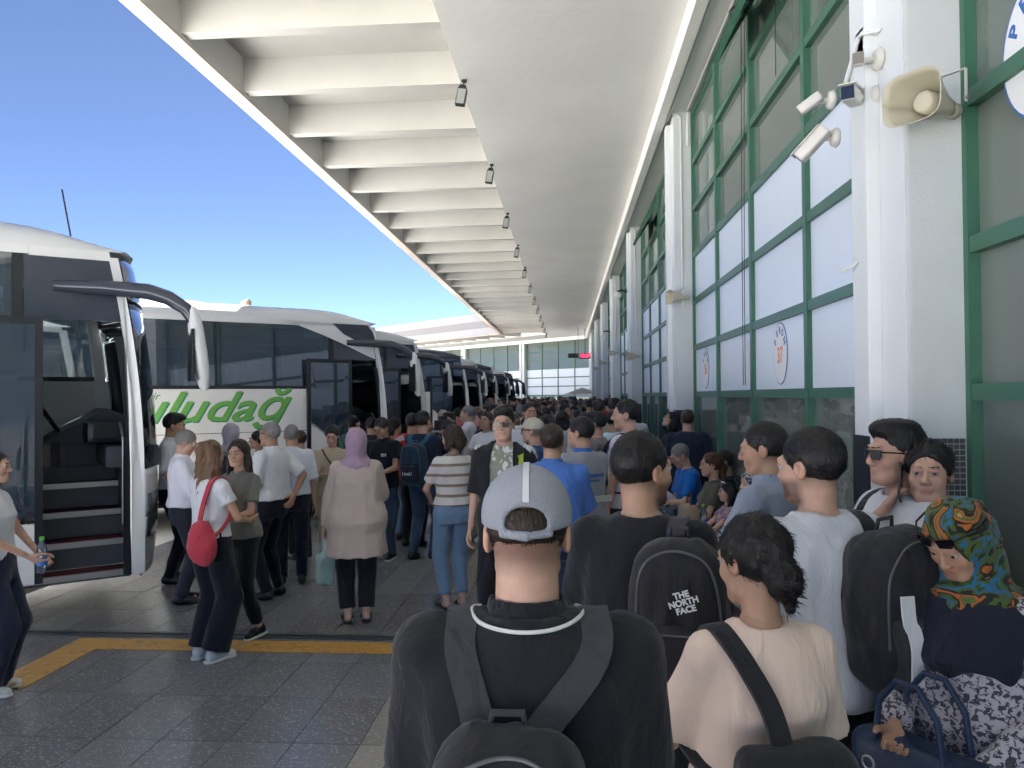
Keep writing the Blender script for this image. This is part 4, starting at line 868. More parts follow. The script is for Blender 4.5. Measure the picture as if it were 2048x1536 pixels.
def person(label, pos, H, face=0, sex='m', build=1.0, belly=0.0, skin=1, hair='short', hairc='black', beard=0.0, top=None, bottom=None, shoes=None, arms=('down', 'down'), head=(0, 0), lean=0.0, sit=False, stride=0.0,
           feet=None, res=0.012, hres=0.006, group=None, extra=(), cat='person', join=False, low=False):
    sc = H / 1.72; rs = random.Random(hash(label) % 9999 if False else sum(map(ord, label))); seed = rs.randint(0, 9999)
    tab = np.array(MALE if sex == 'm' else FEMALE); tab[:, 1:3] *= build; tab[:, 1] *= (1.0 if sex == 'm' else 1.0)
    if belly: bw = np.exp(-((tab[:, 0] - 1.08) / 0.14) ** 2) * belly; tab[:, 1] += bw * 0.7; tab[:, 2] += bw; tab[:, 3] += bw * 0.45
    hz = 0.92 if not sit else 0.52; dz = hz - 0.92
    o = V3(0, 0, 0.92 + dz); R = rotm('x', -rad(lean)); T = (o - R @ V3(0, 0, 0.92), R)     # torso frame: p_world = T0 + R p
    tw = lambda p: T[0] + R @ np.asarray(p, float)
    sw_ = (.172 if sex == 'm' else .148) * build ** 0.6; ar = 1.0 if sex == 'm' else 0.84; ar *= build ** 0.7
    # arms
    A = []
    for sgn, pose in ((1, arms[0]), (-1, arms[1])):
        if isinstance(pose, str): tgt, hint, pn, curl = ARMS[pose]
        else: tgt, hint, pn, curl = pose
        f = lambda v: V3(v[0] * sgn, v[1], v[2]); S0 = tw(f((sw_, -.012, 1.385 if sex == 'm' else 1.368))); el, wr = ik(S0, tw(f(tgt)), .285, .25, R @ f(hint)); A.append((S0, el, wr, R @ f(pn), curl, sgn))
    # legs
    Lg = []
    for sgn in (1, -1):
        hp = V3(sgn * .088, 0, hz - .03); fy = stride * sgn * 0.5
        an = V3(sgn * (.10 if sex == 'm' else .08), fy - .02, .085)
        if sit: an = V3(sgn * .12, .42 + .05 * sgn, .085)
        if feet: an = V3(feet[0 if sgn == 1 else 1][0], feet[0 if sgn == 1 else 1][1], .085)
        kn, an2 = ik(hp, an, .425, .415, (sgn * .12, 1, .25 if sit else 0)); Lg.append((hp, kn, an, sgn))
    lk = 1.0 if sex == 'm' else 1.02; lk *= build ** 0.5
    NB = tw((0, -.018, 1.45 if sex == 'm' else 1.44)); HR = R @ rotm('x', rad(lean) * 0.7) @ rotm('z', rad(head[0])) @ rotm('x', rad(-head[1])) if True else R
    HC = tw((0, .012, 1.605)) + (HR @ V3(0, 0.0, 0) + (rotm('z', rad(head[0])) @ V3(0, math.sin(rad(head[1])) * .05, -(1 - math.cos(rad(head[1]))) * .06)))
    hw = lambda p: HC + HR @ np.asarray(p, float)
    nr = .056 if sex == 'm' else .047
    nr *= build ** 0.5
    pts = [a for q in A for a in q[:3]] + [a for q in Lg for a in q[:3]] + [HC, o]
    lo = np.min(pts, 0) - .2; hi = np.max(pts, 0) + .2; lo[2] = 0; hi[2] = HC[2] + .15
    def body_field(h):
        F = Field(lo, hi, h); F.loft(tab, -.014, T, .87, 1.47, 0); F.cone(NB - R @ V3(0, 0, .03), hw((0, -.02, -.07)), nr * .96, nr * .9, .03)
        for S0, el, wr, pn, c, sg in A:
            F.cone(S0, el, .047 * ar, .038 * ar, .03); F.cone(el, wr, .038 * ar, .024 * ar, .01)
        for hp, kn, an, sg in Lg:
            F.cone(hp, kn, .082 * lk, .054 * lk, .03); F.cone(kn, an, .052 * lk, .034 * lk, .012); F.cone(an + V3(0, -.03, -.045), an + V3(0, .13, -.055), .034, .026, .02)
        return F.mesh()
    def hand_field(q, h):
        S0, el, wr, pn, curl, sg = q; d = (wr - el); d /= np.linalg.norm(d); pn = pn - d * (pn @ d); pn /= np.linalg.norm(pn) + 1e-9; sd = np.cross(d, pn) * 1.0
        if (sd @ (R @ V3(0, 1, 0))) < 0: sd = -sd                      # thumb side towards the front
        F = Field(wr - .17, wr + .17, h); s_ = .92 if sex == 'f' else 1.0; F.cone(wr - d * .06, wr, .0265 * ar, .0235 * ar, 0)
        fl = [.072, .080, .076, .060]
        for i in range(4):
            kx = (.030 - .0195 * i) * s_; kn = wr + (d * .088 + sd * kx) * s_ - pn * (.004 * abs(1.5 - i)); F.cone(wr + sd * kx * .6 + d * .012, kn, .0135 * s_, .0105 * s_, .010)
            a1 = curl * 0.8; a2 = curl * 1.9; d1 = d * math.cos(a1) + pn * math.sin(a1) + sd * (.12 - .08 * i); d2 = d * math.cos(a2) + pn * math.sin(a2)
            m_ = kn + d1 * fl[i] * .52 * s_; F.cone(kn, m_, .0102 * s_, .0088 * s_, .002); F.cone(m_, m_ + d2 * fl[i] * .48 * s_, .0088 * s_, .0072 * s_, .001)
        tb = wr + (d * .025 + sd * .026 + pn * .008) * s_; t1 = tb + (d * .035 + sd * .032 + pn * .016) * s_; F.cone(tb, t1, .0145 * s_, .0115 * s_, .008); F.cone(t1, t1 + (d * .030 + sd * .006 + pn * .012) * s_, .0112 * s_, .0088 * s_, .002)
        return F.mesh()
    def head_field(h):
        F = Field(HC - .22, HC + .17, h); f = 0.955 if sex == 'f' else 1.0; E = lambda c, r, k, sub=False: F.ell(hw(np.array(c) * f), np.array(r) * f, k, HR, sub); Cn = lambda a, b, ra, rb, k: F.cone(hw(np.array(a) * f), hw(np.array(b) * f), ra * f, rb * f, k)
        E((0, -.014, .030), (.075, .094, .084), 0); E((0, .022, -.040), (.057 if sex == 'm' else .053, .068, .074), .03); E((0, .060, -.094), (.024, .024, .020), .025)
        for s_ in (1, -1): E((s_ * .043, .054, -.028), (.020, .026, .024), .03); Cn((s_ * .046, .035, -.078), (s_ * .028, .062, -.096), .014, .013, .035)
        Cn((-.030, .082, .026), (.030, .082, .026), .012, .012, .016)
        if not low:
            for s_ in (1, -1): E((s_ * .032, .102, .004), (.017, .018, .012), .008, True)
            Cn((0, .090, .012), (0, .106, -.028), .0075, .0105, .008); 
            for s_ in (1, -1): E((s_ * .011, .098, -.032), (.009, .011, .008), .006)
            Cn((-.016, .086, -.057), (.016, .086, -.057), .0065, .0065, .006); Cn((-.013, .086, -.068), (.013, .086, -.068), .0075, .0075, .005)
            for s_ in (1, -1): Cn((s_ * .019, .0905, .0125), (s_ * .045, .083, .0105), .0056, .005, .003); Cn((s_ * .020, .090, -.006), (s_ * .043, .083, -.005), .0035, .0035, .003)
        else: Cn((0, .088, .010), (0, .104, -.030), .008, .012, .01)
        for s_ in (1, -1): E((s_ * .076, -.008, -.008), (.010, .021, .031), .006); E((s_ * .084, -.004, -.004), (.006, .011, .017), .004, True)
        F.cone(hw((0, -.022, -.05)), NB - R @ V3(0, 0, .02), nr, nr * 1.06, .022)
        return F.mesh()
    VS, QS, base = [], [], 0; tint = []
    def addm(vq, t=None):
        nonlocal base
        VS.append(vq[0]); QS.append(vq[1] + base); base += len(vq[0]); tint.append(np.ones((len(vq[0]), 3)) if t is None else t)
    addm(body_field(max(res * 1.25, .012)))
    if not low:
        for q in A: addm(hand_field(q, max(hres * .95, .0052)))
    else:
        for q in A: pass
    hv, hq = head_field(hres); L = (hv - HC) @ HR; tn = np.ones((len(hv), 3))
    f = 0.955 if sex == 'f' else 1.0; L = L / f
    def mul(mask, c): tn[:] = tn * (1 - mask[:, None] * (1 - np.array(c)))
    sm = lambda x, a, b: np.clip((x - a) / (b - a), 0, 1)
    lip = sm(.021 - np.abs(L[:, 0]), 0, .006) * sm(.0105 - np.abs(L[:, 2] + .0625), 0, .005) * sm(L[:, 1], .076, .082); mul(lip, (.85, .60, .58) if sex == 'f' else (.88, .74, .70))
    chk = np.exp(-((np.abs(L[:, 0]) - .042) / .018) ** 2 - ((L[:, 2] + .03) / .02) ** 2) * (L[:, 1] > .03); mul(chk * .5, (1, .85, .82))
    mul(sm(np.abs(L[:, 0]), .072, .085) * .5, (1, .8, .75))
    if beard: bd = np.maximum(sm(-.030 - L[:, 2] - .35 * np.maximum(0, .02 - L[:, 1]), 0, .02) * sm(L[:, 1], -.01, .02) * sm(-.098 - (-L[:, 2] * 0 - .098), -1, 0), 0) * (1 - lip) * sm(L[:, 2], -.13, -.11); mul(bd * beard, (.24, .22, .22))
    if hair in ('fade', 'short', 'buzz', 'cap', 'bald', 'quiff'): mul(sm(-(L[:, 1]), -.015, .01) * sm(L[:, 2], -.075, -.035) * sm(.13 - np.abs(L[:, 2]), 0, .01) * (.75 if hair != 'bald' else .3) * (np.abs(L[:, 0]) < .0745), (.30, .28, .28) if hairc != 'grey' else (.75, .75, .76))
    addm((hv, hq), tn)
    vs = np.concatenate(VS); qs = np.concatenate(QS); tint = np.concatenate(tint)
    LAY = []       # (name, vs, qs, material)
    def crease(vq, amp, fr, sd_):
        v, q_ = vq
        if len(v) == 0: return vq
        n = normals(v, q_); return (v + n * (amp * (1 - 2 * np.abs(vnoise(v, fr, sd_))) + amp * .6 * vnoise(v, np.array(fr) * 2.3, sd_ + 1))[:, None], q_)
    # ---- top
    tp = dict(kind='tee', mat=None, sleeve=.62, hem=.88, ease=.016, neck='crew', amp=.0055); tp.update(top or {})
    if tp['mat'] is not None:
        F = Field(lo, hi, res); e = tp['ease']; offs = np.interp(tab[:, 0], [.80, 1.05, 1.3, 1.42, 1.50], [e + .012 + tp.get('flare', 0), e + .010 + tp.get('flare', 0) * .5, e, .008, .004])
        t2 = tab.copy(); t2[:, 1] = np.where(t2[:, 0] < 1.2, np.maximum(t2[:, 1], tab[5, 1] * (.93 if sex == 'm' else .86)), t2[:, 1]); t2[:, 2] = np.where(t2[:, 0] < 1.2, np.maximum(t2[:, 2], tab[5, 2] * (.93 if sex == 'm' else .86)), t2[:, 2])
        if tp['hem'] < .8: t2 = np.vstack([[(tp['hem'] - .02, t2[0, 1] * 1.12, t2[0, 2] * 1.2, t2[0, 3])], t2]); offs = np.concatenate([[offs[0]], offs])
        F.loft(t2, offs, T, tp['hem'], 1.464 if sex == 'm' else 1.452, 0); sl_ = tp['sleeve']; lw = tp.get('loose', .016)
        for S0, el, wr, pn, c, sg in A:
            if sl_ <= 0: continue
            F.cone(tw((sg * .07, -.018, 1.392)), S0, .052, .050 * ar + .008, .03)
            if sl_ <= 1: F.cone(S0, S0 + (el - S0) * sl_, .050 * ar + .012, .043 * ar + lw + .006, .03, True)
            else:
                F.cone(S0, el, .050 * ar + .011, .041 * ar + lw * .7, .03); F.cone(el, el + (wr - el) * min(1, sl_ - 1), .041 * ar + lw * .7, .027 * ar + lw * .7, .015, True)
        # neckline: clear the neck
        F2 = None; nb = tw((0, -.012 + (.02 if tp['neck'] == 'v' else 0), 1.457)); ntop = hw((0, -.02, -.02)); rr = nr + (.010 if tp['neck'] in ('crew', 'polo') else .018)
        ba = ntop - nb; Ln = ba @ ba
        def ncut(X, Y, Z):
            t = np.clip(((X - nb[0]) * ba[0] + (Y - nb[1]) * ba[1] + (Z - nb[2]) * ba[2]) / Ln, -.15, 1.5); return rr - np.sqrt((X - nb[0] - t * ba[0]) ** 2 + (Y - nb[1] - t * ba[1]) ** 2 + (Z - nb[2] - t * ba[2]) ** 2)
        F.keep(ncut)
        LAY.append((tp.get('name', 'shirt'), *crease(F.mesh(), tp['amp'], (9, 9, 4.5), seed), tp['mat']))
        if tp['neck'] == 'polo':
            F = Field(NB - .13, NB + .13, min(res, .008)); u = ba / math.sqrt(Ln)
            F.cone(nb - u * .012, nb + u * .034, nr + .024, nr + .014, 0, True); F.cone(nb + V3(0, .03, -.02), nb + R @ V3(0, .075, -.035), .022, .012, .02)
            F.keep(lambda X, Y, Z: (nr + .007) - np.sqrt((X - nb[0] - u[0] * ((Z - nb[2]) / max(.3, u[2]))) ** 2 + (Y - nb[1] - u[1] * ((Z - nb[2]) / max(.3, u[2]))) ** 2) + np.where((Z > nb[2] - .03), 0, -1)); F.keep(lambda X, Y, Z: (nb[2] - .03) - Z + 0 * X + 0 * Y)
            LAY.append(('collar', *F.mesh(), tp.get('collar', tp['mat'])))
    # ---- bottom
    bt = dict(kind='trousers', mat=None, ease=.013, flare=0.0, end=.075, amp=.005, waist=1.02); bt.update(bottom or {})
    if bt['mat'] is not None:
        F = Field(lo, hi, res); e = bt['ease']
        if bt['kind'] == 'skirt':
            tb_ = [(bt['end'], tab[1, 1] + .05 + bt['flare'], tab[1, 2] + .07 + bt['flare'], 0), (.5, tab[1, 1] + .03, tab[1, 2] + .04, 0), (.92, tab[1, 1] + .014, tab[1, 2] + .016, tab[1, 3]), (1.05, tab[3, 1] + .012, tab[3, 2] + .012, tab[3, 3])]
            F.loft(tb_, 0.0, (V3(0, 0, 0), np.eye(3)), bt['end'], 1.04, 0)
        else:
            F.loft(tab, e * .8, T, .80, bt['waist'], 0)
            for hp, kn, an, sg in Lg:
                fl = bt['flare']; F.cone(hp, kn, .088 * lk + e * .6, .057 * lk + e + fl * .5, .035); end = kn + (an - kn) * max(.05, (kn[2] - bt['end']) / max(.05, kn[2] - an[2])) if not sit or bt['end'] < .3 else an
                F.cone(kn, end, .057 * lk + e + fl * .5, .040 * lk + e + fl, .012, True)
        LAY.append(({'skirt': 'skirt'}.get(bt['kind'], 'trousers'), *crease(F.mesh(), bt['amp'], (11, 11, 5), seed + 5), bt['mat']))
    # ---- shoes
    sh = dict(kind='shoe', mat=None, sole=None); sh.update(shoes or {})
    if sh['mat'] is not None:
        parts = []
        for hp, kn, an, sg in Lg:
            F = Field(an - V3(.1, .14, .1), an + V3(.1, .24, .1), max(.007, min(res, .01))); oy = V3(sg * .018, 0, 0)
            if sh['kind'] == 'sandal':
                F.cone(an + V3(0, -.055, -.078), an + V3(0, .15, -.080) + oy, .044, .044, .01); F.keep(lambda X, Y, Z: Z - .026 + 0 * X + 0 * Y)
                F.cone(an + V3(-.045, .075, -.062), an + V3(.0, .085, -.022), .012, .012, .004); F.cone(an + V3(.045, .075, -.062), an + V3(.0, .085, -.022), .012, .012, .004)
            else:
                F.cone(an + V3(0, -.035, -.035), an + V3(0, .06, -.042), .043, .042, .02); F.cone(an + V3(0, .06, -.046), an + V3(0, .145, -.054) + oy, .042, .032, .02); F.cone(an + V3(0, -.02, -.01), an + V3(0, -.01, .012), .043, .040, .02, True)
            F.keep(lambda X, Y, Z: .003 - Z + 0 * X + 0 * Y); parts.append(F.mesh())
            if sh['sole'] is not None:
                F = Field(an - V3(.1, .14, .1), an + V3(.1, .24, .1), .008); F.cone(an + V3(0, -.045, -.075), an + V3(0, .145, -.075) + oy, .046, .040, .01); F.keep(lambda X, Y, Z: np.maximum(Z - .024, .001 - Z) + 0 * X + 0 * Y); LAY.append(('sole', *F.mesh(), sh['sole']))
        n0 = len(parts[0][0]); LAY.append(('shoes', np.concatenate([p_[0] for p_ in parts]), np.concatenate([parts[0][1], parts[1][1] + n0]), sh['mat']))
    # ---- hair / scarf / cap
    f = 0.955 if sex == 'f' else 1.0; hm = HAIRC.get(hairc); HM = lambda p: hw(np.array(p) * f)
    def ffield(h, dn=.30): return Field(HC - V3(.17, .2, dn), HC + V3(.17, .2, .17), h)
    def local(X, Y, Z):
        x, y, z = X - HC[0], Y - HC[1], Z - HC[2]; return [(HR[0, a] * x + HR[1, a] * y + HR[2, a] * z) / f for a in range(3)]
    def hairline(F, front=.078, side=0.0, nape=-.062):
        def fn(X, Y, Z):
            x, y, z = local(X, Y, Z); zm = np.interp(y, [-.12, -.055, -.022, .022, .05, .075, .12], [nape, nape, side - .03, side, side + .035, front - .012, front]); zm = zm - .012 * np.clip((np.abs(x) - .03) / .03, 0, 1) * (y > .04); return (zm - z) * .8
        F.keep(fn)
    if hair in ('short', 'fade', 'quiff', 'curly', 'buzz'):
        F = ffield(max(hres, .0055)); t = {'short': .0085, 'fade': .008, 'quiff': .011, 'curly': .018, 'buzz': .0035}[hair]; F.ell(HM((0, -.022, .033)), np.array((.075 + t * .6, .094 + t * .8, .085 + t * 1.2)) * f, 0, HR)
        if hair in ('quiff', 'fade'): F.ell(HM((0, .045, .095)), np.array((.058, .05, .032)) * f, .03, HR); F.ell(HM((0, -.01, .102)), np.array((.062, .07, .026)) * f, .03, HR)
        hairline(F, .084, .016 if hair in ('fade', 'quiff') else -.004, -.030 if hair in ('fade', 'quiff') else -.058)
        for s_ in (1, -1): F.cone(HM((s_ * .013, .0995, .0270)), HM((s_ * .047, .0865, .0300)), .0044, .0034, .002)
        LAY.append(('hair', *crease(F.mesh(), .0025 if hair != 'curly' else .005, (70, 70, 35) if hair != 'curly' else (60, 60, 60), seed + 9), hm))
    elif hair == 'bald':
        F = ffield(max(hres, .006)); F.ell(HM((0, -.015, .028)), np.array((.079, .099, .084)) * f, 0, HR); hairline(F, .2, -.01, -.06); F.keep(lambda X, Y, Z: local(X, Y, Z)[2] - .035 + np.maximum(0, local(X, Y, Z)[1]) * 1.2)
        LAY.append(('hair', *F.mesh(), HAIRC['grey']))
    elif hair in ('long', 'ponytail', 'bun', 'bob', 'wavy'):
        F = ffield(max(hres, .006), .42); t = .012; F.ell(HM((0, -.024, .031)), np.array((.075 + t * .8, .094 + t, .086 + t * .9)) * f, 0, HR); hairline(F, .094, .002 if hair != 'bob' else -.03, -.075)
        if hair in ('long', 'wavy', 'bob'):
            ln_ = {'long': -.30, 'wavy': -.30, 'bob': -.10}[hair]
            for sx in (-.062, -.03, 0, .03, .062): F.cone(HM((sx, -.070 + abs(sx) * .5, .02)), HM((sx * 1.35, -.095 + abs(sx) * .5, ln_ + abs(sx) * .6)), .036, .026 if hair != 'bob' else .034, .02)
            for s_ in (1, -1): F.cone(HM((s_ * .074, -.010, .03)), HM((s_ * .088, -.012, -.10)), .020, .024, .02); F.cone(HM((s_ * .088, -.012, -.10)), HM((s_ * .092, .005 if hair != 'bob' else -.02, max(ln_, -.20))), .024, .018, .02)
        elif hair == 'ponytail':
            F.cone(HM((0, -.105, .035)), HM((0, -.135, -.03)), .024, .036, .02); F.cone(HM((0, -.135, -.03)), HM((0, -.125, -.20)), .036, .018, .02)
        elif hair == 'bun':
            F.ell(HM((0, -.108, -.055)), np.array((.050, .042, .050)) * f, .025, HR); F.cone(HM((.01, -.10, -.09)), HM((.015, -.10, -.135)), .02, .008, .02)
        for s_ in (1, -1): F.cone(HM((s_ * .013, .0985, .0270)), HM((s_ * .046, .0865, .0300)), .0036, .0028, .002)
        LAY.append(('hair', *crease(F.mesh(), .006 if hair != 'wavy' else .012, (38, 38, 14) if hair != 'wavy' else (22, 22, 14), seed + 9), hm))
    elif hair == 'hijab':
        F = ffield(max(hres, .007), .36); F.ell(HM((0, -.016, .026)), np.array((.094, .114, .104)) * f, 0, HR); F.cone(HM((0, -.025, -.03)), HM((0, -.012, -.13)), .088, .090, .03); cb = NB + R @ V3(0, .0, -.05); F.ell(cb, (.165, .125, .075), .05)
        F.ell(HM((0, .115, -.018)), np.array((.055, .085, .080)) * f, .015, HR, True)
        LAY.append(('headscarf', *crease(F.mesh(), .007, (16, 16, 10), seed + 9), hairc if not isinstance(hairc, str) else cloth((.3, .3, .32))))
    elif hair == 'cap':
        F = ffield(max(hres, .0055)); F.ell(HM((0, -.014, .036)), np.array((.087, .106, .096)) * f, 0, HR); F.keep(lambda X, Y, Z: .020 + .10 * (local(X, Y, Z)[1] + .014) * .25 - local(X, Y, Z)[2])
        if len(hairc) > 2:      # arched opening with a strap at the back
            F.ell(HM((0, -.122, .034)), np.array((.042, .05, .032)) * f, .004, HR, True); F.cone(HM((-.042, -.104, .016)), HM((0, -.119, .013)), .009, .009, .003); F.cone(HM((0, -.119, .013)), HM((.042, -.104, .016)), .008, .008, .003)
        LAY.append(('cap', *F.mesh(), hairc[0])); F = ffield(.006); F.ell(HM((0, .105, .040)), np.array((.074, .082, .05)) * f, 0, HR)
        F.keep(lambda X, Y, Z: (lambda x, y, z: np.maximum(np.abs(z - .042 + .9 * x * x * 4 + (y - .09) * .28) - .0045, .07 - y))(*local(X, Y, Z))); LAY.append(('cap_visor', *F.mesh(), hairc[0]))
        F = ffield(max(hres, .006)); F.ell(HM((0, -.015, .028)), np.array((.0785, .0985, .086)) * f, 0, HR); hairline(F, .2, .0 if len(hairc) < 3 else .0, -.05 if len(hairc) < 3 else -.004); F.keep(lambda X, Y, Z: local(X, Y, Z)[2] - (.03 if len(hairc) < 3 else .062)); LAY.append(('hair', *F.mesh(), hairc[1]))
    # loose strands break up the smooth surface of the hair
    if not low and not join:
        for li, l_ in enumerate(LAY):
            if l_[0] == 'hair' and len(l_[1]) and hair != 'bald':
                v, q_ = l_[1], l_[2]; n_ = normals(v, q_); rs2 = np.random.RandomState(seed); up = (v - HC) @ HR; ok = np.where((up[:, 1] < .075) | (up[:, 2] > .06))[0]; ii = rs2.choice(ok, min(len(ok), 2600 if hres < .0056 else 1100)); ln2 = (.045 if hair in ('long', 'wavy', 'bob') else .026 if hair in ('bun', 'ponytail') else .017) * (.5 + rs2.rand(len(ii))); nn = n_[ii]
                dn = HR @ (V3(0, -.25, -1) if hair in ('long', 'wavy', 'bob') else V3(0, -1, -.35)); fl = dn - nn * (nn @ dn)[:, None]; fl /= np.linalg.norm(fl, axis=1)[:, None] + 1e-6; dr = fl + nn * (.06 + .14 * rs2.rand(len(ii)))[:, None] + rs2.randn(len(ii), 3) * .12; dr /= np.linalg.norm(dr, axis=1)[:, None]; sd_ = np.cross(dr, nn); sd_ /= np.linalg.norm(sd_, axis=1)[:, None] + 1e-6
                a_ = v[ii] - nn * .001; wd_ = .0011; b_ = a_ + dr * ln2[:, None] * .55; c_ = b_ + (dr - nn * .35) * ln2[:, None] * .45
                nv = np.concatenate([a_ - sd_ * wd_, a_ + sd_ * wd_, b_ + sd_ * wd_ * .8, b_ - sd_ * wd_ * .8, c_ + sd_ * wd_ * .2, c_ - sd_ * wd_ * .2]); m0 = len(v); k_ = len(ii); r_ = np.arange(k_)
                nq = np.concatenate([np.stack([m0 + r_, m0 + k_ + r_, m0 + 2 * k_ + r_, m0 + 3 * k_ + r_], 1), np.stack([m0 + 3 * k_ + r_, m0 + 2 * k_ + r_, m0 + 4 * k_ + r_, m0 + 5 * k_ + r_], 1)]); LAY[li] = (l_[0], np.concatenate([v, nv]), np.concatenate([q_, nq]), l_[3])
    # ---- assemble
    a = rad(face); loc = (pos[0], pos[1], pos[2] if len(pos) > 2 else 0.0)
    P = Person(); P.sc = sc; P.bvh = None
    for l_ in LAY:
        if l_[0] in ('shirt', 'cardigan', 'dress') and len(l_[1]) and not join: P.bvh = BVHTree.FromPolygons([Vector(v_) for v_ in l_[1] * sc], [tuple(q_) for q_ in l_[2].tolist()])
    P.x = 0; P.tw = lambda p: Vector(tw(p) * sc); P.hw = lambda p: Vector(hw(np.array(p) * f) * sc); P.wr = [Vector(q[2] * sc) for q in A]; P.HR = HR; P.R = R
    if join:
        mats = [SK[skin]]; allv = [vs]; allq = [qs]; mi = [np.zeros(len(qs), int)]; nb_ = len(vs)
        for nm, v, q_, m_ in LAY: mats.append(m_); allv.append(v); allq.append(q_ + nb_); nb_ += len(v); mi.append(np.full(len(q_), len(mats) - 1))
        me = np_mesh('person', np.concatenate(allv) * sc, np.concatenate(allq), mats, np.concatenate(mi)); tint = np.concatenate([tint, np.ones((nb_ - len(tint), 3))]); P.layers = [l_[0] for l_ in LAY]
    else: me = np_mesh('person', vs * sc, qs, [SK[skin]])
    ca = me.color_attributes.new('tint', 'FLOAT_COLOR', 'POINT'); ca.data.foreach_set('color', np.concatenate([tint, np.ones((len(tint), 1))], 1).astype(np.float32).ravel())
    ob = bpy.data.objects.new('person', me); COL.objects.link(ob); ob.location = loc; ob.rotation_euler = (0, 0, a); P.ob = ob
    tag(ob, label, cat, group)
    if not join:
        for nm, v, q_, m_ in LAY:
            if len(v): link_mesh(nm, np_mesh(nm, v * sc, q_, [m_]), None, ob)
        if not low:
            for s_ in (1, -1):
                c = hw(np.array((s_ * .0315, .0785, .0035)) * f) * sc; bm = bmesh.new(); bmesh.ops.create_icosphere(bm, subdivisions=3, radius=.0122 * f * sc)
                fw = Vector(HR @ V3(0, 1, 0)); 
                for fc in bm.faces: fc.material_index = 1 if fc.calc_center_median().normalized().dot(fw) > .86 else 0; fc.smooth = True
                bmesh.ops.translate(bm, vec=c, verts=bm.verts[:]); m2 = bpy.data.meshes.new('eye'); bm.to_mesh(m2); bm.free(); m2.materials.append(EYEW); m2.materials.append(EYEI); link_mesh('eye', m2, None, ob)
        if 'shades' in extra:
            b_ = MB()
            for s_ in (1, -1):
                b_.prism([(s_ * .006, .014), (s_ * .058, .015), (s_ * .060, -.008), (s_ * .048, -.022), (s_ * .018, -.022), (s_ * .008, -.010)], lambda u, v_: tuple(P.hw((u, .1075 - abs(u) * .28, v_ + .004))), lambda u, v_: tuple(P.hw((u, .1045 - abs(u) * .28, v_ + .004))))
                b_.tube([P.hw((s_ * .060, .090, .012)), P.hw((s_ * .079, .03, .010)), P.hw((s_ * .081, -.012, .004))], .0022 * 1.4, 6)
            b_.tube([P.hw((-.008, .106, .012)), P.hw((.008, .106, .012))], .003, 6); b_.build('sunglasses', SHADES, ob)
    return P
# ================================================================== THE PEOPLE IN THE PHOTOGRAPH
C = lambda r, g, b: cloth(srgb(r, g, b), 'cloth_%d_%d_%d' % (r, g, b))
BLK = cloth((0.017, 0.018, 0.022), 'cloth_black'); NAVY = cloth((0.022, 0.029, 0.058), 'cloth_navy'); WHT = cloth((0.66, 0.67, 0.70), 'cloth_white')
JEAN = cloth((0.085, 0.15, 0.27), 'cloth_blue_jeans'); JEAN2 = cloth((0.16, 0.25, 0.37), 'cloth_light_jeans'); DJEAN = cloth((0.035, 0.06, 0.11), 'cloth_dark_jeans')
KHA = cloth((0.40, 0.35, 0.27), 'cloth_khaki'); GRYT = cloth((0.22, 0.22, 0.21), 'cloth_grey'); OLV = cloth((0.10, 0.095, 0.075), 'cloth_olive')
SHB = mat('black_leather', (0.012, 0.012, 0.013), 0.4); SHW = mat('white_trainer', (0.62, 0.60, 0.57), 0.6); SHBR = mat('brown_leather', (0.06, 0.03, 0.02), 0.5); SOLEW = mat('white_rubber', (0.6, 0.59, 0.56), 0.7)
BAGK = cloth((0.020, 0.020, 0.024), 'bag_black_nylon', 0.7); BAGG = cloth((0.045, 0.048, 0.055), 'strap_grey_webbing', 0.8); BAGP = cloth((0.055, 0.045, 0.06), 'strap_plum_webbing', 0.8)
def hp(label, px, top_, Y, **kw):
    p = on_depth(px, top_, Y); H = p.z
    if kw.get('sit'): H = p.z / 1.32 * 1.72
    if 'H' in kw: H = kw.pop('H')
    return person(label, (p.x, Y), H, **kw)
def marks(P, L, m):
    b = MB()      # small printed marks laid on the garment, too blurred to read
    for x, y, z, w_, h_ in L:
        c = P.tw((x, y, z)); l_, n_, _, _ = P.bvh.find_nearest(c); q_ = n_.to_track_quat('Y', 'Z').to_matrix().to_4x4(); b.box((-w_ / 2, .001, -h_ / 2), (w_ / 2, .003, h_ / 2), 0, Matrix.Translation(l_) @ q_)
    b.build('printed_marks', m, P.ob)
def bag_root(name, P, label, cat, group=None):
    r = empty(name, P.ob.location, P.ob.rotation_euler[2]); tag(r, label, cat, group); return r
BAGQ = cloth((0.028, 0.028, 0.033), 'bag_pocket_nylon', 0.6); ZIPM = mat('zip_grey', (0.10, 0.10, 0.11), 0.4, 0.3); r_bv = {}
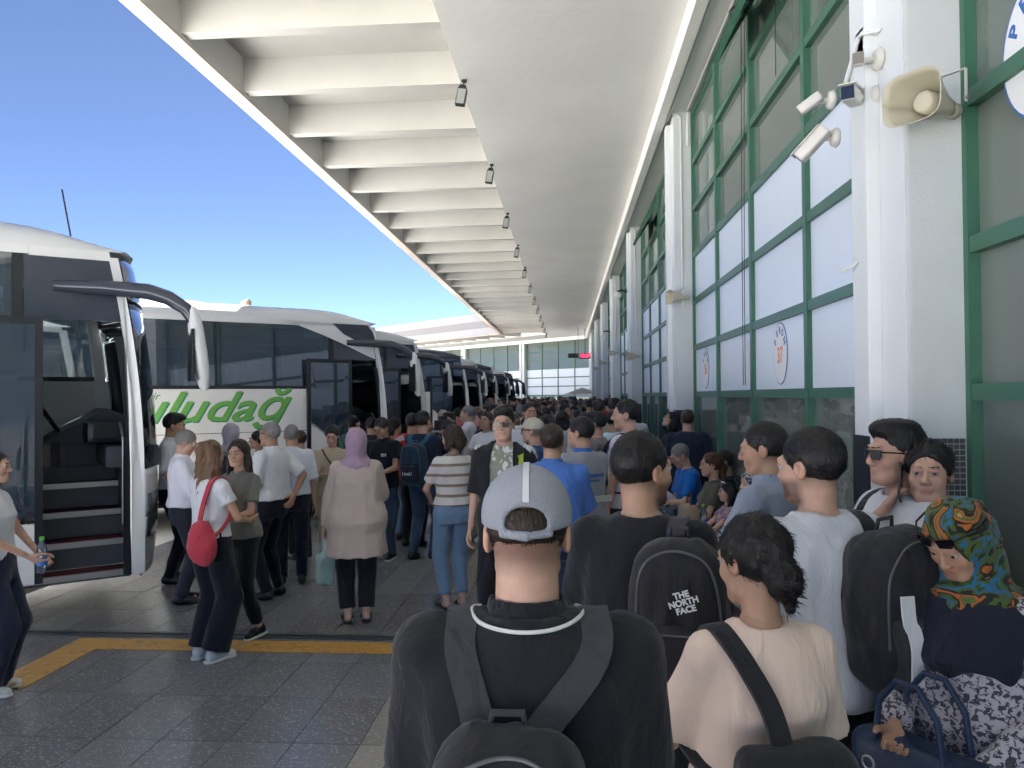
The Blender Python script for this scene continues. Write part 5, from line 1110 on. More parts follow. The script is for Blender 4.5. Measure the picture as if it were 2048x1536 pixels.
def backpack(P, label, mat_=BAGK, strap=BAGG, w=.135, h=.21, d=.075, zc=1.13, xc=0.0, yo=-.185, straps=(1, -1), pocket=None, res=.011, tilt=0.0):
    r = bag_root('backpack', P, label, 'backpack'); sc = P.sc; T = (np.array(P.tw((0, 0, 0))) / sc, P.R)
    c0 = np.array(P.tw((xc, yo, zc))) / sc; F = Field(c0 - max(w, h) * 1.35, c0 + max(w, h) * 1.35, res)
    RT = P.R @ rotm('y', rad(tilt)); TT = (c0, RT)
    F.rbox((0, 0, 0), (w, d, h), min(w, d) * .85, TT, 0); F.rbox((0, -d * .35, h * .12), (w * .93, d * .8, h * .82), min(w, d) * .6, TT, .03)
    v, q = F.mesh(); n = normals(v, q); up_ = ((v - c0) @ RT)[:, 2]; v = v + n * (.010 * (1 - 2 * np.abs(vnoise(v, (11, 11, 6), 3))) + .004 * vnoise(v, (30, 30, 16), 4))[:, None]; v = v - np.outer(np.clip(up_ / h, 0, 1) ** 2 * ((v - c0) @ RT)[:, 0] * .28, RT[:, 0]); link_mesh('bag_body', np_mesh('bag_body', v * sc, q, [mat_]), None, r); bv = BVHTree.FromPolygons([Vector(p_) for p_ in v * sc], [tuple(p_) for p_ in q.tolist()]); v0, q0 = v, q
    F = Field(c0 - max(w, h) * 1.4, c0 + max(w, h) * 1.4, res); F.rbox((0, -d * 1.0, -h * .38), (w * .80, d * .34, h * .45), d * .3, TT, 0); v, q = F.mesh()
    if len(v): v = v + normals(v, q) * (.006 * (1 - 2 * np.abs(vnoise(v, (13, 13, 8), 6))))[:, None]; link_mesh('front_pocket', np_mesh('front_pocket', v * sc, q, [pocket or BAGQ]), None, r); bv2 = BVHTree.FromPolygons([Vector(p_) for p_ in np.concatenate([v0, v]) * sc], [tuple(p_) for p_ in np.concatenate([q0, q + len(v0)]).tolist()])
    loc = lambda p: Vector((c0 + RT @ np.array(p, float)) * sc)
    b = MB(); b.tube(drape(bv, [loc(p_) for p_ in ((-w * .85, -d * .9, -h * .3), (-w * .82, -d * 1.0, h * .3), (-w * .6, -d * 1.0, h * .75), (0, -d * 1.0, h * .92), (w * .6, -d * 1.0, h * .75), (w * .82, -d * 1.0, h * .3), (w * .85, -d * .9, -h * .3))], .002, 6, 1.0), .004 * sc, 6); b.tube([loc((-w * .6, -d * 1.36, -h * .05)), loc((w * .6, -d * 1.36, -h * .05))], .003 * sc, 6); b.build('zip', ZIPM, r); r_bv[r.name] = bv2
    b = MB(); b.tube([loc((-.03, d * .3, h * .96)), loc((-.025, d * .2, h * 1.13)), loc((.025, d * .2, h * 1.13)), loc((.03, d * .3, h * .96))], .007 * sc, 6); b.build('grab_handle', strap, r)
    for s_ in straps:
        tp_ = loc((s_ * .05, d * .55, h * .90)); x_ = s_ * .112
        pts = [tp_, P.tw((x_, -.105, 1.40)), P.tw((x_ * 1.05, -.05, 1.445)), P.tw((x_ * 1.08, .02, 1.442)), P.tw((x_ * 1.1, .10, 1.395)), P.tw((x_ * 1.15, .145, 1.27)), P.tw((x_ * 1.35, .125, 1.12)), P.tw((x_ * 1.62, .02, 1.0)), loc((s_ * w * .8, d * .4, -h * .75))]
        b = MB(); fine = drape(P.bvh, pts, .009); b.ribbon(fine, .055 * sc, .012 * sc, Vector(P.R @ V3(1, 0, 0))); b.build('shoulder_strap', strap, r)
    return r, loc
SAND = dict(kind='sandal', mat=SHB); BSH = dict(mat=SHB)
STRW = cloth((0.60, 0.58, 0.55), 'cloth_cream_brown_stripe', pattern='stripe', col2=(0.26, 0.19, 0.14), freq=11.0, duty=.28)
STRB = cloth((0.60, 0.60, 0.60), 'cloth_white_black_stripe', pattern='stripe', col2=(0.012, 0.012, 0.015), freq=28.0, duty=.5)
CREAMT = cloth((0.50, 0.42, 0.31), 'cloth_cream_rib', pattern='stripe', col2=(0.42, 0.35, 0.26), freq=60.0, duty=.4)
PRINT = cloth((0.26, 0.26, 0.21), 'cloth_sage_print', pattern='print', col2=(0.62, 0.62, 0.60), freq=17.0, duty=.22)
KNIT = cloth((0.06, 0.06, 0.075), 'cloth_grey_fleck_knit', pattern='speck', col2=(0.42, 0.40, 0.45), freq=70.0, duty=.45)
GRPR = cloth((0.10, 0.095, 0.105), 'cloth_charcoal_purple_print', pattern='patch', col2=(0.24, 0.08, 0.26), freq=9.0, duty=.35)
PKFL = cloth((0.42, 0.33, 0.38), 'cloth_pink_flower_print', pattern='speck', col2=(0.20, 0.10, 0.16), freq=40.0, duty=.4)
FLOR = floral('floral_silk_scarf', [(0.02, 0.03, 0.02), (0.05, 0.09, 0.02), (0.03, 0.13, 0.26), (0.07, 0.11, 0.03), (0.02, 0.025, 0.02), (0.38, 0.11, 0.03), (0.09, 0.13, 0.04), (0.40, 0.24, 0.08)], 13)
PATS = cloth((0.02, 0.02, 0.025), 'scarf_black_white_pattern', pattern='speck', col2=(0.40, 0.40, 0.42), freq=55.0, duty=.4)
RUSTP = cloth((0.28, 0.05, 0.03), 'cloth_rust_print', pattern='speck', col2=(0.45, 0.25, 0.18), freq=30.0, duty=.2)
CAPM = mat('cap_grey_mesh', (0.34, 0.36, 0.41), 0.8, 0, 0.30, 420, 0.6, 420)
N = dict(res=.010, hres=.0052); M_ = dict(res=.012, hres=.006)
# --- nearest
P1 = hp('broad man in black polo and pale mesh cap seen from behind, wearing a backpack', 1053, 946, 1.50, face=2, build=1.10, skin=0, hair='cap', hairc=(CAPM, HAIRC['brown'], 1), top=dict(mat=BLK, neck='polo', sleeve=.8, ease=.022), bottom=dict(mat=BLK), shoes=BSH, arms=('hang', 'hang'), res=.010, hres=.0048)
nb = P1.tw((0, -.012, 1.435)); tr = MB(); ring = [P1.tw((.100 * math.sin(t), -.022 - .090 * math.cos(t), 1.457 - .008 * math.cos(t))) for t in [rad(-115 + 230 * i / 24) for i in range(25)]]
tr.tube(drape(P1.bvh, ring, .003, 2, .2), .004, 6); tr.build('collar_piping', mat('white_piping', (0.7, 0.7, 0.68), 0.7), P1.ob)
sm_ = MB(); sm_.ribbon([P1.hw((0, -.014 - (.108) * math.cos(t), .036 + .098 * math.sin(t))) for t in [rad(22 + 80 * i / 12) for i in range(13)]], .012, .003, Vector((1, 0, 0))); sm_.build('cap_seam', mat('cap_seam_white', (0.62, 0.63, 0.66), 0.8), P1.ob)
backpack(P1, 'black backpack with grey straps on the man in the mesh cap', BAGK, BAGG, w=.135, h=.20, d=.06, zc=1.12, xc=-.03, yo=-.215)
P2 = hp('woman in pale beige tee with low dark bun, bag strap over her shoulder', 1512, 1036, 1.95, face=14, sex='f', skin=1, hair='bun', hairc='black', head=(18, 12), top=dict(mat=C(232, 208, 192), sleeve=.85, loose=.03, ease=.028, hem=.80), bottom=dict(mat=BLK), shoes=BSH, arms=('hang', 'bent'), res=.010, hres=.005)
r = bag_root('shoulder_bag', P2, 'black shoulder bag hanging behind the woman in the beige tee', 'bag'); sc = P2.sc
F = Field(V3(-.35, -.45, .6), V3(.35, .1, 1.3), .012); F.rbox((-.10, -.235, 1.07), (.15, .065, .15), .05, (V3(0, 0, 0), rotm('y', .06)), 0); F.rbox((-.10, -.30, 1.03), (.11, .03, .08), .025, (V3(0, 0, 0), rotm('y', .06)), .01); v, q = F.mesh(); v = v + normals(v, q) * (.012 * vnoise(v, (10, 10, 6), 5))[:, None]; link_mesh('bag_body', np_mesh('bag_body', v * sc, q, [BAGK]), None, r)
MB().ribbon(drape(P2.bvh, [P2.tw(p) for p in ((-.05, -.23, 1.18), (-.062, -.19, 1.28), (-.09, -.14, 1.36), (-.118, -.06, 1.43), (-.125, .03, 1.42), (-.13, .11, 1.32), (-.16, .06, 1.15), (-.14, -.16, 1.06))]), .048, .012, Vector((1, .0, .1))).build('shoulder_strap', BAGK, r)
P3 = hp('bearded man in white tee with one black backpack strap on his shoulder', 1626, 862, 2.62, face=22, skin=0, hair='short', hairc='black', beard=.8, head=(22, 6), top=dict(mat=C(205, 208, 216), ease=.03, sleeve=.8, loose=.03, amp=.009), bottom=dict(mat=BLK), shoes=BSH, arms=('hang', 'chest'), res=.010, hres=.005)
r_, loc_ = backpack(P3, 'black backpack with a white side stripe on the man in the white tee', BAGK, BAGK, w=.155, h=.235, d=.10, zc=1.20, xc=.12, yo=-.22, straps=(1,), tilt=-6)
MB().ribbon(drape(r_bv[r_.name], [loc_(p) for p in ((-.115, -.24, .06), (-.09, -.24, -.02), (-.09, -.24, -.11), (-.115, -.24, -.19))], .005, 6, 1.0), .046, .006, Vector((1, 0, .1))).build('white_stripe', WHT, r_)
P4 = hp('bearded man in black tee turning his head right, dark backpack hanging from his shoulder', 1283, 870, 2.62, face=-12, skin=1, hair='short', hairc='black', beard=.9, head=(-40, 4), top=dict(mat=BLK, ease=.022, sleeve=.85, loose=.026), bottom=dict(mat=BLK), shoes=BSH, arms=('hang', 'bent'), res=.010, hres=.005)
r_, loc_ = backpack(P4, 'black backpack with white three-line lettering on the man in the black tee', BAGK, BAGP, w=.14, h=.24, d=.09, zc=1.18, xc=.13, yo=-.20, straps=(1,))
lq = r_bv[r_.name].find_nearest(loc_((.03, -.30, .115))); Mt = Matrix.Translation(lq[0] + lq[1] * .006) @ Matrix.Rotation(rad(90), 4, 'X') @ Matrix.Rotation(rad(18), 4, 'Z')
for i, wd_ in enumerate(('THE', 'NORTH', 'FACE')): text_mesh('lettering', wd_, .025, SIGNW, Mt @ Matrix.Translation((0, -.022 * i, .004)), r_, extrude=.0008, bold=.001)
P5 = hp('woman in bright floral headscarf and dark vest over fleck knit, head bowed', 1966, 986, 2.35, face=122, sex='f', build=1.06, belly=.03, skin=1, hair='hijab', hairc=FLOR, head=(0, 30), lean=8, top=dict(mat=KNIT, sleeve=1.9, loose=.028, ease=.03, hem=.72, name='cardigan'), bottom=dict(kind='skirt', mat=BLK, end=.06, flare=.03), shoes=BSH, arms=('bent', 'front'), res=.010, hres=.0052)
F = Field(V3(-.4, -.3, .85), V3(.4, .3, 1.5), .011); t5 = np.array(FEMALE); t5[:, 1:3] *= 1.06; F.loft(t5, .048, (np.array(P5.tw((0, 0, 0))) / P5.sc, P5.R), .90, 1.43, 0)
F.keep(lambda X, Y, Z: .085 - np.sqrt(X ** 2 + (Y - .02) ** 2) + np.where(Z > 1.33, 0, -1)); v, q = F.mesh(); v = v + normals(v, q) * (.006 * vnoise(v, (9, 9, 4), 8))[:, None]; link_mesh('vest', np_mesh('vest', v * P5.sc, q, [cloth((0.014, 0.017, 0.030), 'dark_navy_vest')]), None, P5.ob)
b = MB()
for s_ in (1, -1):
    b.prism([(s_ * .008, .012), (s_ * .058, .014), (s_ * .060, -.010), (s_ * .044, -.022), (s_ * .014, -.020)], lambda u, v_: tuple(P5.hw((u, .112 - abs(u) * .3, v_ + .068))), lambda u, v_: tuple(P5.hw((u, .108 - abs(u) * .3, v_ + .064))))
    b.tube([P5.hw((s_ * .060, .095, .075)), P5.hw((s_ * .098, .03, .075)), P5.hw((s_ * .10, -.03, .07))], .003, 6)
b.build('sunglasses', SHADES, P5.ob)
r = bag_root('handbag', P5, 'navy blue handbag with metal ring on the forearm of the woman in the floral scarf', 'handbag'); sc = P5.sc
wrm = (P5.wr[0] + P5.wr[1]) / 2; hb = V3(wrm.x + .02, wrm.y + .02, .80)
F = Field(hb - .3, hb + .3, .012); F.rbox((0, 0, 0), (.19, .075, .14), .05, (hb, np.eye(3)), 0); v, q = F.mesh(); v = v + normals(v, q) * (.008 * vnoise(v, (9, 9, 9), 3))[:, None]; link_mesh('bag_body', np_mesh('bag_body', v, q, [mat('navy_leather', (0.012, 0.03, 0.075), 0.45, 0, 0.15, 12, 0.3, 150)]), None, r)
for yy in (-.06, .06): MB().tube([hb + V3(-.10, yy, .13), hb + V3(-.085, yy, .24), hb + V3(-.03, yy, .31), hb + V3(.03, yy, .31), hb + V3(.085, yy, .24), hb + V3(.10, yy, .13)], .009, 8).build('handle', mat('navy_leather'), r)
rg = [hb + V3(.11 + .018 * math.cos(t), .078, .06 + .018 * math.sin(t)) for t in [2 * math.pi * i / 16 for i in range(17)]]; MB().tube(rg, .004, 6).build('metal_ring', GREYM, r)
P6 = hp('woman in charcoal purple print top holding a phone to her ear by the column', 1858, 884, 3.02, face=150, sex='f', skin=0, hair='ponytail', hairc='black', head=(-2, 0), top=dict(mat=GRPR, sleeve=.75), bottom=dict(mat=BLK), shoes=BSH, arms=('ear', 'down'), **N)
def phone(P, i, lab, ear=False):
    r = empty('mobile_phone', P.ob.location, P.ob.rotation_euler[2]); tag(r, lab, 'phone'); sg = 1 if i == 0 else -1
    M4 = (Matrix.Translation(P.hw((sg * .096, .045, -.040))) @ Matrix.Rotation(rad(90), 4, 'Z') @ Matrix.Rotation(rad(-28), 4, 'Y')) if ear else (Matrix.Translation(P.wr[i] + Vector((-sg * .03, .085, .035))) @ Matrix.Rotation(rad(-50), 4, 'X')); MB().box((-.036, -.004, -.07), (.036, .004, .07), .003, M4).build('phone_body', mat('phone_black', (0.015, 0.015, 0.018), 0.2), r); MB().box((-.033, .0042, -.064), (.033, .005, .064), 0, M4).build('screen', mat('phone_screen', (0.02, 0.025, 0.03), 0.06), r)
phone(P6, 0, 'dark phone held to the ear of the woman by the column', True)
P7 = hp('young man in white tee and sunglasses leaning by the column with folded arms', 1796, 848, 3.13, face=98, skin=0, hair='fade', hairc='black', top=dict(mat=WHT, sleeve=.6), bottom=dict(mat=BLK), shoes=BSH, arms=('crossed', ((-.05, .215, 1.20), (.9, .1, -.5), (-.2, -1, 0), .3)), extra=('shades',), **N)
MB().ribbon(drape(P7.bvh, [P7.tw(p) for p in ((.10, -.12, 1.30), (.105, -.06, 1.425), (.11, .03, 1.415), (.115, .12, 1.33), (.12, .135, 1.15))]), .04, .008, Vector((1, 0, 0))).build('bag_strap', BAGK, P7.ob)
P8 = hp('man in light grey polo looking left beside the bearded man in white', 1532, 849, 3.75, face=52, skin=1, hair='short', hairc='black', head=(20, 8), top=dict(mat=C(140, 148, 165), neck='polo', sleeve=.75, ease=.022), bottom=dict(mat=NAVY), shoes=BSH, arms=('hang', 'bent'), **N)
# --- bench, seated people, suitcases along the wall
BENCHM = mat('bench_dark_metal', (0.05, 0.055, 0.06), 0.4, 0.5)
def bench(y0, n, lab):
    r = empty('waiting_bench', (1.40, y0, 0)); tag(r, lab, 'bench', 'metal benches along the wall')
    MB().box((-.03, 0, .36), (.03, n * .58, .40)).build('beam', BENCHM, r)
    for i in range(n):
        y = .29 + .58 * i; MB().grid([[(-.24, y - .25, .47), (-.24, y + .25, .47)], [(-.20, y - .26, .45), (-.20, y + .26, .45)], [(.12, y - .26, .42), (.12, y + .26, .42)]]).build('seat', BENCHM, r, False, .012); MB().grid([[(.14, y - .26, .46), (.14, y + .26, .46)], [(.20, y - .26, .62), (.20, y + .26, .62)], [(.25, y - .25, .86), (.25, y + .25, .86)]]).build('backrest', BENCHM, r, False, .012)
    for y in (.3, n * .58 - .3): MB().box((-.04, y - .02, .03), (.04, y + .02, .36)).box((-.24, y - .025, .0), (.22, y + .025, .03)).build('leg', BENCHM, r)
bench(5.5, 3, 'dark metal waiting bench under the PERON 37 panel'); bench(7.5, 4, 'dark metal waiting bench under the PERON 36 panel')
S_ = dict(sit=True, **M_)
P9 = hp('woman in black patterned headscarf and dark coat seated against the window', 1510, 937, 6.05, face=100, sex='f', skin=0, hair='hijab', hairc=PATS, top=dict(mat=NAVY, sleeve=1.9, ease=.03), bottom=dict(mat=JEAN), shoes=dict(mat=SHW, sole=SOLEW), arms=('lap', 'lap'), feet=((.10, .62), (-.12, .55)), **S_)
P10 = hp('little girl in pink flowered dress with hair clips leaning on the purple suitcase', 1455, 966, 6.55, face=96, sex='f', skin=0, hair='long', hairc='black', top=dict(mat=PKFL, hem=.45, flare=.03, sleeve=.5, name='dress'), bottom=dict(mat=None), shoes=dict(mat=SHW), arms=('reach', 'reach'), **M_)
for i, (px_, pz_, cl) in enumerate(((.03, .10, (0.65, 0.62, 0.62)), (-.035, .095, (0.55, 0.5, 0.55)), (.065, .05, (0.62, 0.06, 0.12)))): MB().lathe([(.004, 0), (.016, .004), (.012, .012), (.003, .014)], Matrix.Translation(P10.hw((px_, .05 - abs(px_) * .2, pz_ + .02)))).build('hair_clip', mat('clip%d' % i, cl, 0.3), P10.ob, True)
P11 = hp('woman with auburn ponytail in olive tee seated with a tan bag on her lap', 1432, 906, 7.75, face=95, sex='f', skin=0, hair='ponytail', hairc='auburn', top=dict(mat=OLV, sleeve=.6), bottom=dict(mat=KHA), shoes=BSH, arms=('lap', 'lap'), lean=4, **S_)
r = bag_root('handbag', P11, 'tan soft handbag on the lap of the seated woman in olive', 'handbag'); F = Field(V3(-.3, .0, .4), V3(.3, .6, .95), .012); F.rbox((0, .28, .70), (.17, .09, .11), .06, (V3(0, 0, 0), np.eye(3)), 0); v, q = F.mesh(); v = v + normals(v, q) * (.012 * vnoise(v, (11, 11, 11), 3))[:, None]; link_mesh('bag_body', np_mesh('bag_body', v, q, [cloth((0.36, 0.28, 0.20), 'tan_bag_cloth')]), None, r); MB().tube([(-.10, .28, .79), (-.06, .26, .92), (.06, .26, .92), (.10, .28, .79)], .008).build('handle', SHBR, r)
P12 = hp('man in bright blue shirt seated looking down at his hands', 1386, 887, 8.7, face=100, skin=0, hair='short', hairc='grey', head=(0, 22), top=dict(mat=C(22, 105, 190), sleeve=.8), bottom=dict(mat=NAVY), shoes=BSH, arms=('bent', 'phone'), lean=10, **S_)
P13 = hp('person in black seated behind the woman with the auburn ponytail', 1449, 902, 8.15, face=90, skin=1, hair='short', hairc='black', top=dict(mat=BLK), bottom=dict(mat=BLK), shoes=BSH, arms=('lap', 'lap'), **S_)
P14 = hp('person in white printed shirt bending far forward beside a suitcase', 1362, 915, 8.9, H=1.74, face=85, skin=1, hair='short', hairc='black', head=(0, 20), lean=58, sit=True, top=dict(mat=WHT, sleeve=.8, ease=.03), bottom=dict(mat=BLK), shoes=BSH, arms=(((.12, .30, .95), (.5, -.3, -.3), (0, 0, -1), .4), ((.12, .30, .95), (.5, -.3, -.3), (0, 0, -1), .4)), **M_)
text_mesh('shirt_lettering', 'UKI', .085, BLUE, Matrix.Translation(P14.tw((-.178, .0, 1.22))) @ Matrix.Rotation(rad(-90), 4, 'Y') @ Matrix.Rotation(rad(90), 4, 'Z') @ Matrix.Rotation(rad(60), 4, 'Z'), P14.ob, extrude=.001)
P15 = hp('bald man in dark jacket seated beyond the man in bright blue', 1330, 868, 9.7, face=95, skin=0, hair='bald', hairc='grey', top=dict(mat=NAVY, sleeve=1.9, neck='polo'), bottom=dict(mat=BLK), shoes=BSH, arms=('lap', 'lap'), lean=12, **S_)
P16 = hp('grey haired man seated next to the bald man', 1303, 873, 10.6, face=95, skin=0, hair='short', hairc='grey', top=dict(mat=GRYT), bottom=dict(mat=BLK), shoes=BSH, arms=('lap', 'lap'), lean=10, **S_)
P17 = hp('woman in black shirt with short hair gazing upwards by the second column', 1340, 822, 9.95, face=95, sex='f', skin=0, hair='bob', hairc='black', head=(10, -28), top=dict(mat=BLK, sleeve=.9, neck='polo'), bottom=dict(mat=BLK), shoes=BSH, arms=('bent', 'hang'), **M_)
P18 = hp('broad man in navy tee with his back turned by the second column', 1375, 821, 9.5, face=-10, build=1.12, skin=0, hair='short', hairc='brown', top=dict(mat=NAVY, sleeve=.8), bottom=dict(mat=BLK), shoes=BSH, arms=('hip', 'bent'), **M_)
def suitcase(x, y, rz, w, d, h, m, lab, tele=False):
    r = empty('suitcase', (x, y, 0), rz); tag(r, lab, 'suitcase'); F = Field(V3(-w, -d, 0), V3(w, d, h + .1), .013); F.rbox((0, 0, .06 + h / 2), (w / 2, d / 2, h / 2), .045, (V3(0, 0, 0), np.eye(3)), 0); v, q = F.mesh(); link_mesh('shell', np_mesh('shell', v, q, [m]), None, r)
    MB().box((-w / 2 - .004, -.006, .07), (w / 2 + .004, .006, h + .05), .003).build('zip', GREYM, r)
    for sx in (-1, 1):
        for sy in (-1, 1): MB().lathe([(.008, -.012), (.028, -.012), (.028, .012), (.008, .012)], Matrix.Translation((sx * w * .38, sy * d * .34, .029)) @ Matrix.Rotation(rad(90), 4, 'X'), 14).build('wheel', RUB, r)
    MB().tube([(-.06, 0, h + .055), (-.05, 0, h + .09), (.05, 0, h + .09), (.06, 0, h + .055)], .009).build('carry_handle', SHB, r)
    if tele: MB().tube([(-w * .28, d * .4, h), (-w * .28, d * .4, h + .38), (w * .28, d * .4, h + .38), (w * .28, d * .4, h)], .009).build('pull_handle', GREYM, r)
suitcase(1.13, 6.75, rad(80), .46, .30, .66, cloth((0.075, 0.018, 0.06), 'purple_suitcase_cloth', 0.7), 'large purple fabric suitcase in front of the seated people')
suitcase(1.10, 8.6, rad(70), .40, .26, .60, mat('navy_shell', (0.02, 0.04, 0.09), 0.35), 'dark blue hard suitcase with raised handle beside the bending person', True)
suitcase(0.45, 7.3, rad(10), .38, .26, .56, cloth((0.012, 0.012, 0.014), 'black_suitcase_cloth'), 'small black suitcase standing behind the man in the two-tone work shirt', True)
def bottle(loc, lab, par=None):
    r = empty('water_bottle', loc); tag(r, lab, 'bottle'); MB().lathe([(.028, 0), (.032, .01), (.032, .12), (.030, .13), (.032, .14), (.028, .17), (.013, .20), (.013, .215)], None, 18).build('bottle_body', glass_mat('clear_plastic', (0.85, 0.9, 0.92), (0.5, 0.55, 0.6), 0.85), r, True); MB().lathe([(.0325, .05), (.0328, .052), (.0328, .10), (.0325, .102)], None, 18).build('bottle_label', BLUE, r, True); MB().lathe([(.015, .21), (.016, .212), (.016, .232), (.010, .236)], None, 16).build('bottle_cap', mat('green_cap', (0.12, 0.42, 0.06), 0.4), r, True); return r
bottle((1.16, 6.72, .72), 'water bottle with green cap standing on the purple suitcase')
# --- middle ground, platform side
P19 = hp('young man in white tee with a dark bag strap looking left above the crowd', 1253, 801, 6.7, face=62, skin=0, hair='short', hairc='black', head=(25, 2), top=dict(mat=C(214, 210, 222)), bottom=dict(mat=BLK), shoes=BSH, arms=('hang', 'hang'), **M_)
backpack(P19, 'black rucksack on the tall young man in the white tee', BAGK, BAGK, zc=1.18)
P20 = hp('man in two-tone grey work shirt with blue collar and lettering on the back', 1163, 836, 6.0, face=38, skin=1, hair='short', hairc='black', head=(25, 5), top=dict(mat=C(150, 152, 158), neck='polo', collar=C(60, 105, 180), ease=.024), bottom=dict(mat=C(110, 112, 118)), shoes=BSH, arms=('bent', 'hang'), **M_)
Mb = Matrix.Translation(P20.tw((0, -.150, 1.27))) @ Matrix.Rotation(rad(90), 4, 'X')
marks(P20, [(-.10 + .024 * k_, -.152, 1.285, .018, .026) for k_ in range(9)] + [(-.07 + .02 * k_, -.152, 1.245, .014, .014) for k_ in range(7)], BLUE); MB().box((-.175, -.150, 1.08), (.175, -.142, 1.13)).build('reflective_band', mat('reflective_cloth', (0.55, 0.54, 0.48), 0.5), P20.ob)
P21 = hp('stocky man in plain blue shirt with his back turned', 1104, 850, 5.3, face=-6, build=1.1, belly=.03, skin=1, hair='short', hairc='brown', top=dict(mat=C(78, 118, 190), neck='polo', sleeve=.95, ease=.026, loose=.026), bottom=dict(mat=NAVY), shoes=BSH, arms=('bent', 'bent'), **M_)
P22 = hp('young man in sunglasses and open black shirt over a sage print tee walking forward', 1007, 817, 5.9, face=176, skin=0, hair='quiff', hairc='black', stride=.35, top=dict(mat=PRINT, sleeve=.5, ease=.012), bottom=dict(mat=BLK), shoes=BSH, arms=('hang', 'hang'), extra=('shades',), **M_)
F = Field(V3(-.42, -.3, .7), V3(.42, .3, 1.5), .012); t5 = np.array(MALE); F.loft(t5, .034, (V3(0, 0, 0), np.eye(3)), .80, 1.478, 0)
for sg, i in ((1, 0), (-1, 1)):
    w_ = np.array(P22.wr[i]) / P22.sc; s0 = V3(sg * .172, -.012, 1.385); F.cone(s0, s0 + (w_ - s0) * .55, .068, .070, .03, True)
F.keep(lambda X, Y, Z: np.where(Y > 0.0, .075 + (1.45 - Z) * .05 - np.abs(X), -1) + 0 * Z); F.keep(lambda X, Y, Z: np.where(Z > 1.40, .072 - np.sqrt(X ** 2 + (Y + .012) ** 2), -1)); v, q = F.mesh(); v = v + normals(v, q) * (.008 * vnoise(v, (9, 9, 4), 8))[:, None]; link_mesh('open_shirt', np_mesh('open_shirt', v * P22.sc, q, [BLK]), None, P22.ob)
MB().ribbon([P22.tw(p) for p in ((-.13, -.10, 1.38), (-.13, .0, 1.435), (-.135, .10, 1.38), (-.14, .15, 1.24), (-.15, .16, 1.10))], .045, .008, Vector((1, 0, 0))).build('bag_strap', cloth((0.35, 0.42, 0.03), 'yellow_strap_cloth'), P22.ob)
P23 = hp('man in beige cap and dark blue shirt facing left behind the young man in sunglasses', 1066, 838, 7.3, face=80, skin=0, hair='cap', hairc=(cloth((0.50, 0.45, 0.38), 'beige_cap_cloth'), HAIRC['grey']), extra=('shades',), top=dict(mat=C(38, 66, 118), sleeve=.9), bottom=dict(mat=NAVY), shoes=BSH, arms=('bent', 'hang'), **M_)
P24 = hp('woman in cream and brown striped knit and light jeans seen from behind', 905, 851, 6.9, face=28, sex='f', skin=0, hair='bob', hairc='brown', head=(30, 6), top=dict(mat=STRW, sleeve=.7, hem=.97), bottom=dict(mat=JEAN2, end=.13), shoes=SAND, arms=('hang', 'front'), **M_)
MB().tube([P24.hw((.05, .06, .10)), P24.hw((0, .045, .122)), P24.hw((-.05, .06, .10))], .006, 6).build('sunglasses', SHADES, P24.ob)
P25 = hp('man in dark tee and jeans filming, blue backpack on his back', 846, 823, 8.9, face=-22, skin=1, hair='short', hairc='black', top=dict(mat=C(34, 44, 62)), bottom=dict(mat=DJEAN), shoes=BSH, arms=('camera', 'camera'), stride=.12, **M_)
r_, loc_ = backpack(P25, 'teal blue backpack with a square lettered patch on the man who is filming', cloth((0.02, 0.045, 0.075), 'teal_bag_cloth'), cloth((0.03, 0.10, 0.16), 'teal_strap_cloth'), w=.15, h=.24, d=.09, zc=1.12, pocket=cloth((0.015, 0.022, 0.035), 'dark_bag_cloth'))
text_mesh('lettering', 'LiveU', .055, SIGNW, Matrix.Translation(loc_((-.02, -.128, -.10))) @ Matrix.Rotation(rad(90), 4, 'X'), r_, extrude=.001)
r = bag_root('video_camera', P25, 'black video camera held up by the man with the blue backpack', 'camera'); cc = P25.tw((.06, .36, 1.55)); T_ = Matrix.Translation(cc)
MB().box((-.05, -.14, -.06), (.05, .10, .06), .012, T_).build('camera_body', SHB, r); MB().lathe([(.03, 0), (.04, .01), (.042, .10), (.05, .12), (.05, .13)], T_ @ Matrix.Translation((0, .10, 0)) @ Matrix.Rotation(rad(-90), 4, 'X')).build('lens', SHB, r, True); MB().box((-.02, -.08, .06), (.02, .06, .11), .008, T_).build('top_handle', SHB, r)
P26 = hp('woman in lavender headscarf and long beige cardigan carrying a plastic bag', 712, 858, 6.45, face=18, sex='f', build=1.22, belly=.03, skin=0, hair='hijab', hairc=cloth((0.36, 0.25, 0.34), 'lavender_scarf'), top=dict(mat=C(186, 170, 160), sleeve=1.95, hem=.60, ease=.032, flare=.022, loose=.03, amp=.008, name='cardigan'), bottom=dict(mat=BLK, end=.12, flare=.012), shoes=SAND, arms=('front', ((.30, .05, .76), (.5, -1, 0), (-1, 0, 0), .7)), **M_)
r = bag_root('plastic_bag', P26, 'thin mint green plastic bag in the hand of the woman in the lavender scarf', 'bag'); w1 = P26.wr[1]; F = Field(V3(-.5, -.25, .15), V3(.1, .3, .85), .012); bc = np.array(w1) / P26.sc
F.rbox((0, 0, 0), (.075, .035, .14), .03, (bc + V3(0, .02, -.38), rotm('y', .05)), 0); F.cone(bc + V3(0, .02, -.30), bc + V3(0, .03, -.09), .055, .008, .05); F.cone(bc + V3(.045, .02, -.25), bc + V3(.012, .03, -.08), .02, .006, .02); v, q = F.mesh(); v = v + normals(v, q) * (.015 * (1 - 2 * np.abs(vnoise(v, (20, 20, 7), 5))))[:, None]; link_mesh('bag_body', np_mesh('bag_body', v * P26.sc, q, [glass_mat('thin_mint_plastic', (0.75, 0.9, 0.86), (0.40, 0.58, 0.54), 0.35, 0.25)]), None, r)
